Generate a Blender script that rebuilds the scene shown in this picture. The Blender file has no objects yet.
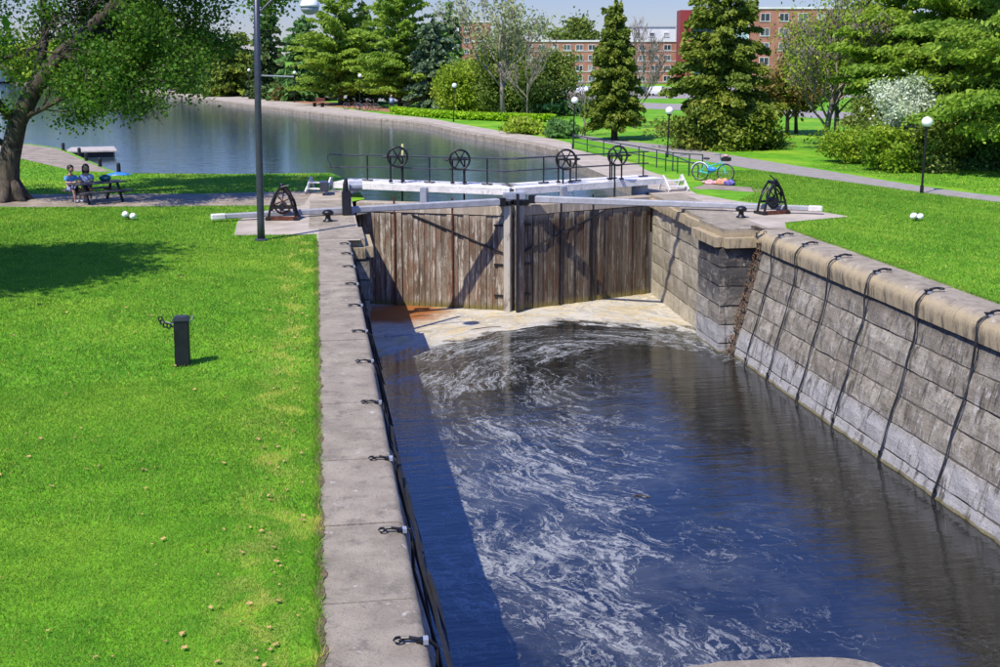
import bpy, bmesh, math, random
import numpy as np
from mathutils import Vector, Matrix, Euler, geometry
random.seed(7); rng = np.random.default_rng(7)
S = bpy.context.scene; C = S.collection
R = math.radians; PI = math.pi
# ------------------------------------------------------------ camera, world, sun
cam = bpy.data.cameras.new('camera'); co = bpy.data.objects.new('camera', cam); C.objects.link(co)
co.location = (0, 0, 5.2); co.rotation_euler = (R(82), 0, R(-9.06))
cam.lens = 41.4; cam.sensor_width = 36; cam.shift_y = -0.1119; cam.clip_start = .1; cam.clip_end = 6000
S.camera = co
SUN = Vector((-.50, -.48, 1.0)).normalized()           # towards the sun
EL = math.asin(SUN.z); AZ = math.atan2(SUN.x, SUN.y)
w = bpy.data.worlds.new('World'); S.world = w; w.use_nodes = True
wn = w.node_tree.nodes; wl = w.node_tree.links
sky = wn.new('ShaderNodeTexSky'); sky.sky_type = 'NISHITA'; sky.sun_disc = False
sky.sun_elevation = EL; sky.sun_rotation = AZ; sky.air_density = 1.0; sky.dust_density = .1; sky.ozone_density = 3.5
tint = wn.new('ShaderNodeMix'); tint.data_type = 'RGBA'; tint.blend_type = 'MULTIPLY'; tint.inputs[0].default_value = 1; 
tc = wn.new('ShaderNodeTexCoord'); sx = wn.new('ShaderNodeSeparateXYZ'); wl.new(tc.outputs['Generated'], sx.inputs[0])
mr = wn.new('ShaderNodeMapRange'); mr.interpolation_type = 'SMOOTHSTEP'; mr.inputs[1].default_value = .0; mr.inputs[2].default_value = .6; wl.new(sx.outputs[2], mr.inputs[0])
tg = wn.new('ShaderNodeMix'); tg.data_type = 'RGBA'; tg.inputs[6].default_value = (.46, .465, .64, 1); tg.inputs[7].default_value = (.60, .86, 1.72, 1)
wl.new(mr.outputs[0], tg.inputs[0]); wl.new(tg.outputs[2], tint.inputs[7])
wl.new(sky.outputs[0], tint.inputs[6]); wl.new(tint.outputs[2], wn['Background'].inputs[0]); wn['Background'].inputs[1].default_value = .12
sd = bpy.data.lights.new('sun', 'SUN'); sd.energy = 4.6; sd.angle = R(.5); sd.color = (1, .925, .79)
so = bpy.data.objects.new('sun', sd); C.objects.link(so); so.rotation_euler = SUN.to_track_quat('Z', 'Y').to_euler()
S.view_settings.view_transform = 'Standard'; S.view_settings.look = 'None'; S.view_settings.exposure = .42; S.view_settings.gamma = 1

# ------------------------------------------------------------ node helpers
class NT:
    def __init__(s, name):
        s.m = bpy.data.materials.new(name); s.m.use_nodes = True; s.t = s.m.node_tree
        s.b = s.t.nodes['Principled BSDF']
    def n(s, typ, ins=None, **kw):
        q = s.t.nodes.new('ShaderNode' + typ)
        for k, v in kw.items(): setattr(q, k, v)
        for k, v in (ins or {}).items(): s.put(q.inputs[k], v)
        return q
    def put(s, sock, v):
        if isinstance(v, bpy.types.NodeSocket): s.t.links.new(v, sock)
        else:
            if isinstance(v, (tuple, list)) and len(v) == 3 and sock.type == 'RGBA': v = (*v, 1)
            sock.default_value = v
    def m2(s, op, a, b=0, c=None, clamp=False):
        q = s.n('Math', operation=op, use_clamp=clamp); s.put(q.inputs[0], a); s.put(q.inputs[1], b)
        if c is not None: s.put(q.inputs[2], c)
        return q.outputs[0]
    def vm(s, op, a, b=(0, 0, 0)):
        q = s.n('VectorMath', operation=op); s.put(q.inputs[0], a)
        if op == 'SCALE': s.put(q.inputs['Scale'], b)
        else: s.put(q.inputs[1], b)
        return q.outputs['Value'] if op == 'LENGTH' else q.outputs[0]
    def noise(s, vec, scale=1, detail=4, rough=.5, dist=0, out=0):
        q = s.n('TexNoise', {'Vector': vec, 'Scale': scale, 'Detail': detail, 'Roughness': rough, 'Distortion': dist}); return q.outputs[out]
    def mix(s, f, a, b, blend='MIX'):
        q = s.n('Mix', data_type='RGBA', blend_type=blend); s.put(q.inputs[0], f); s.put(q.inputs[6], a); s.put(q.inputs[7], b); return q.outputs[2]
    def ss(s, v, a, b, lo=0., hi=1.):
        q = s.n('MapRange', interpolation_type='SMOOTHSTEP'); s.put(q.inputs[0], v); s.put(q.inputs[1], a); s.put(q.inputs[2], b); s.put(q.inputs[3], lo); s.put(q.inputs[4], hi); return q.outputs[0]
    def pos(s): return s.n('NewGeometry').outputs['Position']
    def obj(s): return s.n('TexCoord').outputs['Object']
    def rnd(s): return s.n('ObjectInfo').outputs['Random']
    def xyz(s, v):
        q = s.n('SeparateXYZ'); s.put(q.inputs[0], v); return q.outputs
    def bump(s, h, st=.3, d=.02):
        q = s.n('Bump', {'Strength': st, 'Distance': d, 'Height': h}); s.put(s.b.inputs['Normal'], q.outputs[0]); return q.outputs[0]
    def fin(s, col=None, rough=None, **kw):
        if col is not None: s.put(s.b.inputs['Base Color'], col)
        if rough is not None: s.put(s.b.inputs['Roughness'], rough)
        for k, v in kw.items(): s.put(s.b.inputs[k.replace('_', ' ')], v)
        return s.m
M = {}
def simple(name, col, rough=.6, metal=0, var=.25, sc=3, bump=.2):
    t = NT(name); p = t.pos(); n = t.noise(p, sc, 6, .6)
    c = t.mix(t.ss(n, .3, .7), tuple(x * (1 - var) for x in col), tuple(min(1, x * (1 + var)) for x in col))
    if bump: t.bump(t.noise(p, sc * 8, 3), bump, .01)
    M[name] = t.fin(c, rough, Metallic=metal); return M[name]
def grass_mat(name, a, b, yel):
    t = NT(name); p = t.pos()
    big = t.noise(p, .22, 4, .6); mid = t.noise(p, 1.6, 5, .6); fine = t.noise(p, 26, 3, .6)
    c = t.mix(t.ss(mid, .32, .68), a, b); c = t.mix(t.ss(big, .46, .66, 0, .8), c, yel)
    c = t.mix(t.ss(fine, .3, .75, 0, .5), c, tuple(x * .55 for x in a))
    pale = t.ss(t.noise(p, 3.3, 5, .7), .62, .74, 0, .35)
    x = t.xyz(p)
    strip = t.m2('MULTIPLY', t.ss(t.m2('ABSOLUTE', t.m2('ADD', x[0], t.m2('MULTIPLY_ADD', t.noise(p, .8, 3), 1.2, .15))), 0.0, .55, 1, 0), t.ss(t.noise(p, 2.2, 4, .7), .42, .6))
    c = t.mix(t.m2('MAXIMUM', pale, t.m2('MULTIPLY', strip, .6)), c, (.34, .33, .08))
    t.bump(fine, .5, .03)
    M[name] = t.fin(c, .85); t.b.inputs['Specular IOR Level'].default_value = .15
GA, GB, GY = (.085, .27, .012), (.17, .41, .018), (.28, .46, .03)
grass_mat('grass', GA, GB, GY)
def leaf_mat(name, a, b, c3=None, trans=.35):
    t = NT(name); v = t.n('Attribute', attribute_name='v').outputs['Fac']
    c = t.mix(v, a, b)
    if c3: c = t.mix(t.ss(v, .8, .95), c, c3)
    t.put(t.b.inputs['Base Color'], c); t.b.inputs['Roughness'].default_value = .55; t.b.inputs['Specular IOR Level'].default_value = .25
    tr = t.n('BsdfTranslucent'); t.put(tr.inputs[0], c)
    mx = t.n('MixShader', {0: trans}); out = t.t.nodes['Material Output']
    t.t.links.new(t.b.outputs[0], mx.inputs[1]); t.t.links.new(tr.outputs[0], mx.inputs[2]); t.t.links.new(mx.outputs[0], out.inputs[0])
    M[name] = t.m
leaf_mat('blade', (.095, .25, .018), (.28, .48, .045), (.56, .56, .10))
leaf_mat('maple', (.045, .13, .012), (.13, .28, .022), (.26, .36, .035), .45)
leaf_mat('spruce', (.04, .10, .028), (.13, .19, .045), (.20, .23, .06), .2)
leaf_mat('spruce_gold', (.055, .12, .016), (.26, .32, .035), (.36, .36, .06), .25)
leaf_mat('pine', (.13, .27, .03), (.37, .52, .055), (.48, .56, .09), .45)
leaf_mat('pine_dark', (.065, .17, .04), (.15, .30, .07), (.17, .29, .08), .25)
leaf_mat('bluish', (.11, .20, .10), (.20, .28, .15), None, .25)
leaf_mat('yellowgreen', (.16, .29, .018), (.38, .50, .035), (.46, .52, .08), .4)
leaf_mat('olive', (.10, .17, .025), (.26, .33, .06), (.36, .36, .12), .35)
leaf_mat('bronze', (.12, .10, .03), (.28, .20, .05), (.36, .20, .06), .3)
leaf_mat('blossom', (.35, .47, .22), (.80, .84, .70), (.85, .87, .8), .3)
leaf_mat('hedge', (.24, .46, .015), (.42, .62, .02), None, .35)
leaf_mat('budding', (.30, .33, .14), (.42, .46, .22), None, .4)
simple('bark', (.085, .062, .045), .9, 0, .5, 4, .6); simple('bark_grey', (.22, .19, .16), .9, 0, .35, 3, .5)
simple('iron', (.012, .012, .014), .42, .2, .4, 8); simple('iron_rust', (.10, .028, .014), .7, .1, .6, 10); simple('chain_rust', (.13, .075, .045), .85, .05, .7, 12)
simple('grey_steel', (.30, .33, .38), .5, .2, .15, 4); simple('white_paint', (.80, .79, .77), .5, 0, .08, 3)
simple('bar_paint', (.36, .38, .42), .5, 0, .12, 2); simple('pole_paint', (.055, .062, .08), .35, .3, .15, 5)
simple('globe', (.85, .85, .86), .3, 0, .03, 3, 0); simple('black_plastic', (.012, .013, .018), .38, 0, .3, 6)
simple('rubber', (.012, .012, .012), .6, 0, .3, 6); simple('asphalt', (.27, .245, .225), .9, 0, .12, 2)
simple('skin', (.42, .24, .17), .5, 0, .06, 6, 0); simple('shirt_blue', (.10, .30, .62), .8, 0, .15, 6)
simple('shirt_pale', (.30, .38, .60), .8, 0, .3, 9); simple('shorts', (.17, .20, .36), .8, 0, .4, 12)
simple('dark_cloth', (.02, .02, .035), .8); simple('hair', (.012, .009, .008), .6); simple('shoe', (.55, .55, .62), .6)
simple('teal_paint', (.05, .50, .50), .35); simple('blue_plastic', (.03, .18, .52), .4); simple('chrome', (.6, .6, .6), .25, .9, .05)
simple('cloth_pink', (.55, .30, .30), .85, 0, .5, 9); simple('cloth_orange', (.58, .28, .16), .85, 0, .4, 11); simple('cloth_purple', (.13, .11, .33), .85, 0, .5, 12); simple('cloth_teal', (.01, .10, .14), .8)
simple('table_wood', (.09, .08, .085), .7, 0, .3, 5); simple('green_rail', (.025, .05, .045), .5, .1); simple('dock_wood', (.42, .38, .33), .8, 0, .2, 3)
simple('mulch', (.30, .14, .07), .95, 0, .3, 3); simple('worn_earth', (.265, .22, .165), .95, 0, .3, 1.5); simple('dead_leaf', (.42, .27, .10), .8, 0, .4, 9)
simple('car_white', (.75, .76, .78), .3, .1, .03); simple('car_silver', (.45, .47, .5), .3, .3, .03); simple('car_dark', (.04, .05, .09), .3, .3, .03)
simple('car_glass', (.02, .03, .04), .1, 0, .1, 1, 0); simple('concrete_white', (.66, .66, .66), .7, 0, .08, .3); simple('red_panel', (.24, .028, .03), .5, 0, .08, .2)
simple('dark_glass', (.012, .03, .05), .15, 0, .3, .3, 0); simple('pale_glass', (.30, .42, .45), .12, 0, .3, .5, 0); simple('window_glass', (.06, .075, .09), .15, 0, .4, .4, 0)
simple('yellow_paint', (.75, .70, .30), .5); simple('far_green', (.25, .38, .30), .7)
def painted(name, col, rough):
    t = NT(name); p = t.pos(); n = t.noise(p, 3, 7, .7); f = t.noise(p, 16, 6, .75); st = t.noise(t.vm('MULTIPLY', p, (1, 1, .2)), 9, 5, .7)
    c = t.mix(t.ss(n, .35, .7), col, tuple(v * .72 for v in col)); c = t.mix(t.ss(f, .56, .66, 0, .7), c, (.16, .14, .12)); c = t.mix(t.ss(st, .60, .68, 0, .6), c, (.22, .12, .07)); c = t.mix(t.ss(f, .36, .28, 0, .5), c, (.42, .40, .37))
    t.bump(f, .4, .01); M[name] = t.fin(c, rough)
painted('white_paint', (.74, .72, .69), .6); painted('bar_paint', (.36, .37, .40), .6)
t = NT('window_glass'); rw = t.rnd(); c = t.mix(t.ss(rw, .35, .4), (.035, .045, .06), (.10, .115, .13)); c = t.mix(t.ss(rw, .72, .75), c, (.42, .40, .36)); M['window_glass'] = t.fin(c, .15)
# stone (walls): streaks run down the face, pale lime band near the water with an algae line
def stone_mat(name, a, b, wall=True, dark=0.):
    t = NT(name); p = t.pos(); x = t.xyz(p); r = t.rnd()
    ps = t.vm('MULTIPLY', p, (1, 1, .10)); st = t.noise(ps, 4.6, 6, .7, .15); st2 = t.noise(t.vm('ADD', ps, (4, 7, 2)), 9, 5, .65)
    n = t.noise(p, 2.6, 8, .7); fine = t.noise(p, 20, 6, .75); lay = t.noise(t.vm('MULTIPLY', p, (1, 1, 5)), 2.2, 6, .7)
    c = t.mix(t.ss(n, .34, .66), a, b)
    c = t.mix(t.m2('MULTIPLY', t.ss(r, .2, 1.), .6), c, (.17, .145, .11))
    c = t.mix(t.ss(lay, .54, .68, 0, .5), c, (.11, .095, .075))
    if wall:
        low = t.ss(x[2], t.m2('MULTIPLY_ADD', st2, -.9, -2.75), t.m2('MULTIPLY_ADD', st2, -.9, -2.45), 1, 0)
        c = t.mix(t.m2('MULTIPLY', low, .72), c, (.40, .40, .41))
        c = t.mix(t.ss(st, .53, .64, 0, .85), c, (.060, .050, .040))
        c = t.mix(t.ss(st2, .57, .66, 0, .75), c, (.50, .485, .46))
        c = t.mix(t.m2('MULTIPLY', t.ss(x[2], t.m2('MULTIPLY_ADD', st, -1.0, -.55), -.6), .75), c, (.07, .058, .045))
        c = t.mix(t.ss(t.m2('MULTIPLY_ADD', n, .12, x[2]), -3.76, -3.80, 0, .8), c, (.15, .125, .03))
    else:
        c = t.mix(t.ss(st, .54, .68, 0, .6), c, (.14, .115, .085)); c = t.mix(t.ss(st2, .60, .68, 0, .6), c, (.55, .53, .48))
    if dark: c = t.mix(t.m2('MULTIPLY', t.ss(n, .38, .5), t.m2('MULTIPLY', t.ss(x[2], -2.6, -1.9), dark)), c, (.035, .034, .036))
    c = t.mix(t.ss(fine, .52, .72, 0, .75), c, (.075, .065, .05))
    c = t.mix(t.ss(fine, .28, .42, .35, 0), c, (.58, .56, .52))
    t.bump(t.m2('ADD', t.m2('MULTIPLY', n, 2.), t.m2('ADD', fine, lay)), .9, .035)
    M[name] = t.fin(c, .9)
stone_mat('wall_stone', (.21, .185, .14), (.40, .365, .30)); stone_mat('recess_stone', (.40, .35, .24), (.55, .50, .39), False); stone_mat('pier_stone', (.24, .21, .17), (.42, .39, .34), True, .85)
def coping_mat(name, tan):
    t = NT(name); p = t.pos(); x = t.xyz(p); n = t.noise(p, 1.7, 8, .65); fine = t.noise(p, 30, 5, .7); r = t.rnd()
    c = t.mix(t.ss(n, .3, .7), (.20, .168, .122), (.385, .335, .25)); c = t.mix(t.m2('MULTIPLY', r, .45), c, (.36, .30, .23))
    c = t.mix(t.ss(t.noise(p, 2.6, 8, .78), .50, .64, 0, .75), c, (.15, .13, .10))
    c = t.mix(t.ss(t.noise(t.vm('ADD', p, (9, 3, 0)), 5, 6, .6), .63, .7, 0, .7), c, (.60, .56, .50))
    if tan:
        d = t.ss(x[2], t.m2('MULTIPLY_ADD', n, .1, -.06), -.16); c = t.mix(t.m2('MULTIPLY', d, t.ss(t.noise(p, 2.8, 6, .7), .3, .6, .5, .9)), c, (.46, .365, .21))
        g = t.m2('MULTIPLY', t.ss(t.noise(t.vm('MULTIPLY', p, (1, 1, .2)), 5, 5, .7), .42, .65), t.ss(x[2], -.12, -.42))
        c = t.mix(t.m2('MULTIPLY', g, .95), c, (.09, .075, .055))
    grit = t.noise(p, 70, 4, .8); c = t.mix(t.ss(fine, .52, .70, 0, .65), c, (.10, .088, .072)); c = t.mix(t.ss(grit, .56, .72, 0, .5), c, (.50, .455, .38)); c = t.mix(t.ss(grit, .42, .3, 0, .5), c, (.09, .08, .065))
    t.bump(t.m2('ADD', n, t.m2('ADD', fine, grit)), .7, .02); M[name] = t.fin(c, .9)
coping_mat('coping', False); coping_mat('coping_tan', True)
t = NT('paving'); p = t.pos(); n = t.noise(p, .9, 7, .65); c = t.mix(t.ss(n, .3, .7), (.30, .255, .20), (.46, .40, .325)); c = t.mix(t.ss(t.noise(p, 22, 4, .7), .6, .75, 0, .4), c, (.2, .18, .16)); t.bump(t.noise(p, 20, 4), .3, .01); M['paving'] = t.fin(c, .92)
# gate planks
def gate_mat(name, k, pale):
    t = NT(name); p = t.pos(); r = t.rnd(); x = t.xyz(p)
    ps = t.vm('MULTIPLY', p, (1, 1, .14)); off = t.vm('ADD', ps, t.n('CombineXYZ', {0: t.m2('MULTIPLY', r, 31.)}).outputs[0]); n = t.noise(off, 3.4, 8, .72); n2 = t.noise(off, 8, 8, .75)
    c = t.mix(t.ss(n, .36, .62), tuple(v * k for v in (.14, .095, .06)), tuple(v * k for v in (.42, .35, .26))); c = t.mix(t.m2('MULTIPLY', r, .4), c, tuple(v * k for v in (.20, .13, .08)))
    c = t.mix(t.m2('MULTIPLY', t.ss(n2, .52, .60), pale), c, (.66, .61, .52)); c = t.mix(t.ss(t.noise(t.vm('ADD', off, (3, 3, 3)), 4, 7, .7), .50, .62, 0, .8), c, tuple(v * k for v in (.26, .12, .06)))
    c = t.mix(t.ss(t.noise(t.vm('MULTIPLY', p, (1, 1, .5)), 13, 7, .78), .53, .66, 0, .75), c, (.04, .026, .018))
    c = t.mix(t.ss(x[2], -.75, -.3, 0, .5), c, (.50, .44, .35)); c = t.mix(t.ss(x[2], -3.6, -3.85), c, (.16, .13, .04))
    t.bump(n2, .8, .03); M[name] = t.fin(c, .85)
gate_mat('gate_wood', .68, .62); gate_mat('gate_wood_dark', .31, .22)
# rust-brown, chain etc use simple; brick with mortar only as fine far pattern
t = NT('brick_wall'); p = t.obj(); n = t.noise(p, .4, 5, .6); c = t.mix(t.ss(n, .3, .7), (.30, .125, .085), (.42, .20, .145)); c = t.mix(t.ss(t.noise(p, 6, 3, .6), .45, .7, 0, .4), c, (.22, .09, .06)); M['brick_wall'] = t.fin(c, .9)
# upper pool water
def water_base(t, bump_vec, sc, st, dist, fine=None):
    n = t.noise(bump_vec, sc, 3, .55); h = n
    if fine: h = t.m2('ADD', n, t.m2('MULTIPLY', t.noise(bump_vec, fine, 3, .6), .3))
    return t.bump(h, st, dist)
t = NT('pool_water'); p = t.pos()
c = t.mix(t.ss(t.noise(p, .06, 3), .4, .6), (.034, .064, .092), (.040, .070, .080))
water_base(t, t.vm('MULTIPLY', p, (.6, 1.4, 1)), 1.5, .30, .06, 4)
M['pool_water'] = t.fin(c, .05, IOR=1.85)
t = NT('chamber_water'); p = t.pos(); x = t.xyz(p)
nc = t.vm('SUBTRACT', t.noise(p, .22, 3, .5, 0, 1), (.5, .5, .5)); nf = t.vm('SUBTRACT', t.noise(p, .8, 5, .6, 0, 1), (.5, .5, .5))
q = t.vm('ADD', p, t.vm('ADD', t.vm('SCALE', nc, 4.0), t.vm('SCALE', nf, 1.7)))
cen = (9.6, 32.8, -3.9); rr = t.vm('LENGTH', t.vm('SUBTRACT', p, cen))
ang = t.m2('MULTIPLY', t.m2('POWER', 2.718, t.m2('MULTIPLY', rr, -.22)), 5.2)
vr = t.n('VectorRotate', {'Vector': q, 'Center': cen, 'Axis': (0, 0, 1), 'Angle': ang}).outputs[0]
a1 = t.noise(t.vm('MULTIPLY', vr, (1.6, .75, 1)), .62, 6, .58, 1.6)
ridge = t.m2('SUBTRACT', 1, t.m2('MULTIPLY', t.m2('ABSOLUTE', t.m2('SUBTRACT', a1, .5)), 9.), clamp=True)
a2 = t.noise(t.vm('MULTIPLY', vr, (1.6, .85, 1)), 1.5, 6, .60, 1.7)
ridge2 = t.m2('SUBTRACT', 1, t.m2('MULTIPLY', t.m2('ABSOLUTE', t.m2('SUBTRACT', a2, .5)), 11.), clamp=True)
fil = t.m2('MAXIMUM', ridge, t.m2('MULTIPLY', ridge2, .82))
patch = t.noise(q, .33, 4, .6); brk = t.noise(t.vm('MULTIPLY', vr, (1.5, .9, 1)), 2.6, 6, .66, 1.2)
xr = t.m2('ADD', x[0], t.m2('MULTIPLY', t.m2('SUBTRACT', patch, .5), 6))
den = t.ss(xr, 10.5, 4.0, .17, .62)                                     # sparse on the right
den = t.m2('MULTIPLY', den, t.ss(patch, .36, .62, .45, 1.25))
band = t.m2('MULTIPLY', t.ss(t.m2('ABSOLUTE', t.m2('SUBTRACT', rr, 3.4)), 2.6, .2, 0, .62), t.ss(x[1], 30.0, 34.5))
den = t.m2('MAXIMUM', den, band)
# solid scum below the gate
lim = t.m2('ADD', t.m2('MULTIPLY', t.m2('SUBTRACT', patch, .5), 4.), t.m2('ADD', t.m2('MULTIPLY', t.m2('ABSOLUTE', t.m2('SUBTRACT', x[0], 8.5)), -.62), 39.6))
sol = t.ss(t.m2('SUBTRACT', x[1], lim), -2.6, .9)
solid = t.ss(t.m2('ADD', sol, t.m2('MULTIPLY', t.m2('SUBTRACT', a1, .5), 1.6)), .42, .72)
f = t.m2('MULTIPLY', t.ss(fil, t.m2('SUBTRACT', 1.08, den), t.m2('SUBTRACT', 1.5, t.m2('MULTIPLY', den, .8))), t.ss(brk, .38, .56, .2, 1.))
tiny = t.m2('MULTIPLY', t.ss(t.noise(q, 7, 6, .75), .60, .70), t.m2('MULTIPLY', den, .7))
f = t.m2('MAXIMUM', t.m2('MULTIPLY', f, .66), t.m2('MULTIPLY', tiny, .6))
foam = t.m2('MAXIMUM', f, t.m2('MULTIPLY', solid, .97))
cr = t.mix(t.ss(t.noise(q, .9, 5, .6), .42, .62), (.62, .56, .42), (.58, .44, .19)); cr = t.mix(t.ss(a2, .42, .56, .0, .75), cr, (.52, .51, .47)); cr = t.mix(t.m2('MULTIPLY', t.ss(ridge, .45, .95), .55), cr, (.25, .24, .21)); cr = t.mix(t.ss(t.noise(q, 9, 5, .7), .52, .68, 0, .45), cr, (.27, .24, .17))
rust = t.m2('MULTIPLY', t.ss(t.vm('LENGTH', t.vm('SUBTRACT', q, (2.8, 41.3, -3.9))), 2.6, 1.0), 1.); cr = t.mix(rust, cr, (.30, .10, .02))
fc = t.mix(t.ss(sol, .25, .9), (.44, .46, .46), cr)
film = t.m2('MULTIPLY', t.ss(t.noise(q, .5, 5, .65), .42, .68, 0, .5), t.ss(xr, 11, 5, .1, 1.))
fac = t.m2('MAXIMUM', foam, t.m2('MULTIPLY', film, .20))
bn = water_base(t, t.vm('MULTIPLY', p, (.42, 1.7, 1)), 1.9, .30, .06, 7)
t.b.inputs['Base Color'].default_value = (.009, .010, .008, 1); t.b.inputs['Roughness'].default_value = .05; t.b.inputs['IOR'].default_value = 1.85
df = t.n('BsdfPrincipled', {'Base Color': fc, 'Roughness': .75}); fb = t.n('Bump', {'Strength': .8, 'Distance': .05, 'Height': t.m2('ADD', a2, t.noise(q, 8, 5, .7))}); t.put(df.inputs['Normal'], fb.outputs[0])
mx = t.n('MixShader', {0: fac}); t.t.links.new(t.b.outputs[0], mx.inputs[1]); t.t.links.new(df.outputs[0], mx.inputs[2]); t.t.links.new(mx.outputs[0], t.t.nodes['Material Output'].inputs[0])
M['chamber_water'] = t.m

# ------------------------------------------------------------ mesh helpers
def tag(o, label=None, cat=None, group=None, kind=None):
    if label: o['label'] = label
    if cat: o['category'] = cat
    if group: o['group'] = group
    if kind: o['kind'] = kind
    return o
def link(name, me, parent=None, loc=None):
    o = bpy.data.objects.new(name, me); C.objects.link(o)
    if parent: o.parent = parent
    if loc: o.location = loc
    return o
def obj(name, bm, mat, parent=None, smooth=False, loc=None):
    me = bpy.data.meshes.new(name); bm.normal_update(); bm.to_mesh(me); bm.free()
    me.materials.append(M[mat] if isinstance(mat, str) else mat)
    if smooth: me.polygons.foreach_set('use_smooth', [True] * len(me.polygons))
    return link(name, me, parent, loc)
def autosmooth(o, deg=38):
    bm = bmesh.new(); bm.from_mesh(o.data)
    for f_ in bm.faces: f_.smooth = True
    for e in bm.edges: e.smooth = len(e.link_faces) == 2 and e.calc_face_angle(0) < R(deg)
    bm.to_mesh(o.data); bm.free(); return o
def thing(name, label, cat, loc=(0, 0, 0), rz=0, group=None):
    o = bpy.data.objects.new(name, None); C.objects.link(o); o.location = loc; o.rotation_euler = (0, 0, rz); o.empty_display_size = .2
    return tag(o, label, cat, group)
def copy_tree(o, parent=None):
    c = o.copy(); C.objects.link(c); c.parent = parent
    for ch in list(o.children): copy_tree(ch, c)
    return c
def box(bm, c, s, rz=0, bev=0, rot=None):
    m = Matrix.Translation(c) @ (rot if rot is not None else Matrix.Rotation(rz, 4, 'Z')) @ Matrix.Diagonal((*s, 1))
    r = bmesh.ops.create_cube(bm, size=1, matrix=m)
    if bev:
        es = list({e for v in r['verts'] for e in v.link_edges}); bmesh.ops.bevel(bm, geom=es, offset=bev, segments=2, affect='EDGES')
    return bm
def beam(bm, a, b, w_, h, up=(0, 0, 1), bev=0, w2=None, h2=None):
    a, b = Vector(a), Vector(b); d = (b - a).normalized(); s = d.cross(Vector(up)).normalized(); u = s.cross(d)
    w2 = w2 or w_; h2 = h2 or h
    vs = [bm.verts.new(p_ + s * sx * ww / 2 + u * sz * hh / 2) for p_, ww, hh in ((a, w_, h), (b, w2, h2)) for sx, sz in ((-1, -1), (1, -1), (1, 1), (-1, 1))]
    fs = [bm.faces.new([vs[i] for i in q_]) for q_ in ((0, 3, 2, 1), (4, 5, 6, 7), (0, 1, 5, 4), (1, 2, 6, 5), (2, 3, 7, 6), (3, 0, 4, 7))]
    if bev: bmesh.ops.bevel(bm, geom=list({e for f_ in fs for e in f_.edges}), offset=bev, segments=1, affect='EDGES')
    return bm
def tube(bm, pts, rad, n=8, closed=False):
    pts = [Vector(p_) for p_ in pts]; rings = []; L = len(pts)
    if not hasattr(rad, '__len__'): rad = [rad] * L
    ref = None
    for i, p_ in enumerate(pts):
        d = (pts[(i + 1) % L] - pts[i - 1]) if closed else (pts[min(i + 1, L - 1)] - pts[max(i - 1, 0)])
        d = d.normalized() if d.length > 1e-9 else Vector((0, 0, 1))
        if ref is None: ref = d.orthogonal().normalized()
        ref = (ref - d * ref.dot(d)); ref = ref.normalized() if ref.length > 1e-6 else d.orthogonal().normalized(); s = d.cross(ref)
        rings.append([bm.verts.new(p_ + (ref * math.cos(k * 2 * PI / n) + s * math.sin(k * 2 * PI / n)) * rad[i]) for k in range(n)])
    for i in range(L if closed else L - 1):
        A, B = rings[i], rings[(i + 1) % L]
        for k in range(n): bm.faces.new((A[k], A[(k + 1) % n], B[(k + 1) % n], B[k]))
    if not closed: bm.faces.new(rings[0][::-1]); bm.faces.new(rings[-1])
    return bm
def lathe(bm, prof, n=20, c=(0, 0, 0)):
    rings = [[bm.verts.new((c[0] + r_ * math.cos(k * 2 * PI / n), c[1] + r_ * math.sin(k * 2 * PI / n), c[2] + z)) for k in range(n)] for r_, z in prof]
    for A, B in zip(rings, rings[1:]):
        for k in range(n): bm.faces.new((A[k], A[(k + 1) % n], B[(k + 1) % n], B[k]))
    bm.faces.new(rings[0][::-1]); bm.faces.new(rings[-1]); return bm
def ball(bm, c, r_, sub=2, sc=(1, 1, 1)):
    bmesh.ops.create_icosphere(bm, subdivisions=sub, radius=1, matrix=Matrix.Translation(c) @ Matrix.Diagonal((r_ * sc[0], r_ * sc[1], r_ * sc[2], 1))); return bm
def prism(bm, poly, z0, z1):
    lo = [bm.verts.new((x_, y_, z0)) for x_, y_ in poly]; hi = [bm.verts.new((x_, y_, z1)) for x_, y_ in poly]; n = len(poly)
    bm.faces.new(hi); bm.faces.new(lo[::-1])
    for i in range(n): bm.faces.new((lo[i], lo[(i + 1) % n], hi[(i + 1) % n], hi[i]))
    return bm
def sheet(name, poly, z, mat, parent=None):
    tris = geometry.tessellate_polygon([[Vector((x_, y_, 0)) for x_, y_ in poly]])
    me = bpy.data.meshes.new(name); me.from_pydata([(x_, y_, z) for x_, y_ in poly], [], [tuple(q_) for q_ in tris]); me.materials.append(M[mat])
    bm = bmesh.new(); bm.from_mesh(me); bmesh.ops.recalc_face_normals(bm, faces=bm.faces)
    if bm.faces[0].normal.z < 0: bmesh.ops.reverse_faces(bm, faces=bm.faces)
    for f_ in bm.faces:
        if f_.normal.z < 0: f_.normal_flip()
    bm.to_mesh(me); bm.free(); return link(name, me, parent)
def B(): return bmesh.new()
def ragged(pl, step=.5, amp=.12, seed=1):
    r_ = random.Random(seed); out = []
    for i in range(len(pl) - 1):
        a, b = Vector(pl[i]), Vector(pl[i + 1]); n = max(1, int((b - a).length / step))
        for k in range(n):
            q_ = a.lerp(b, k / n); out.append((q_.x + r_.uniform(-amp, amp), q_.y + r_.uniform(-amp, amp)))
    out.append(pl[-1]); return out
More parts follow.
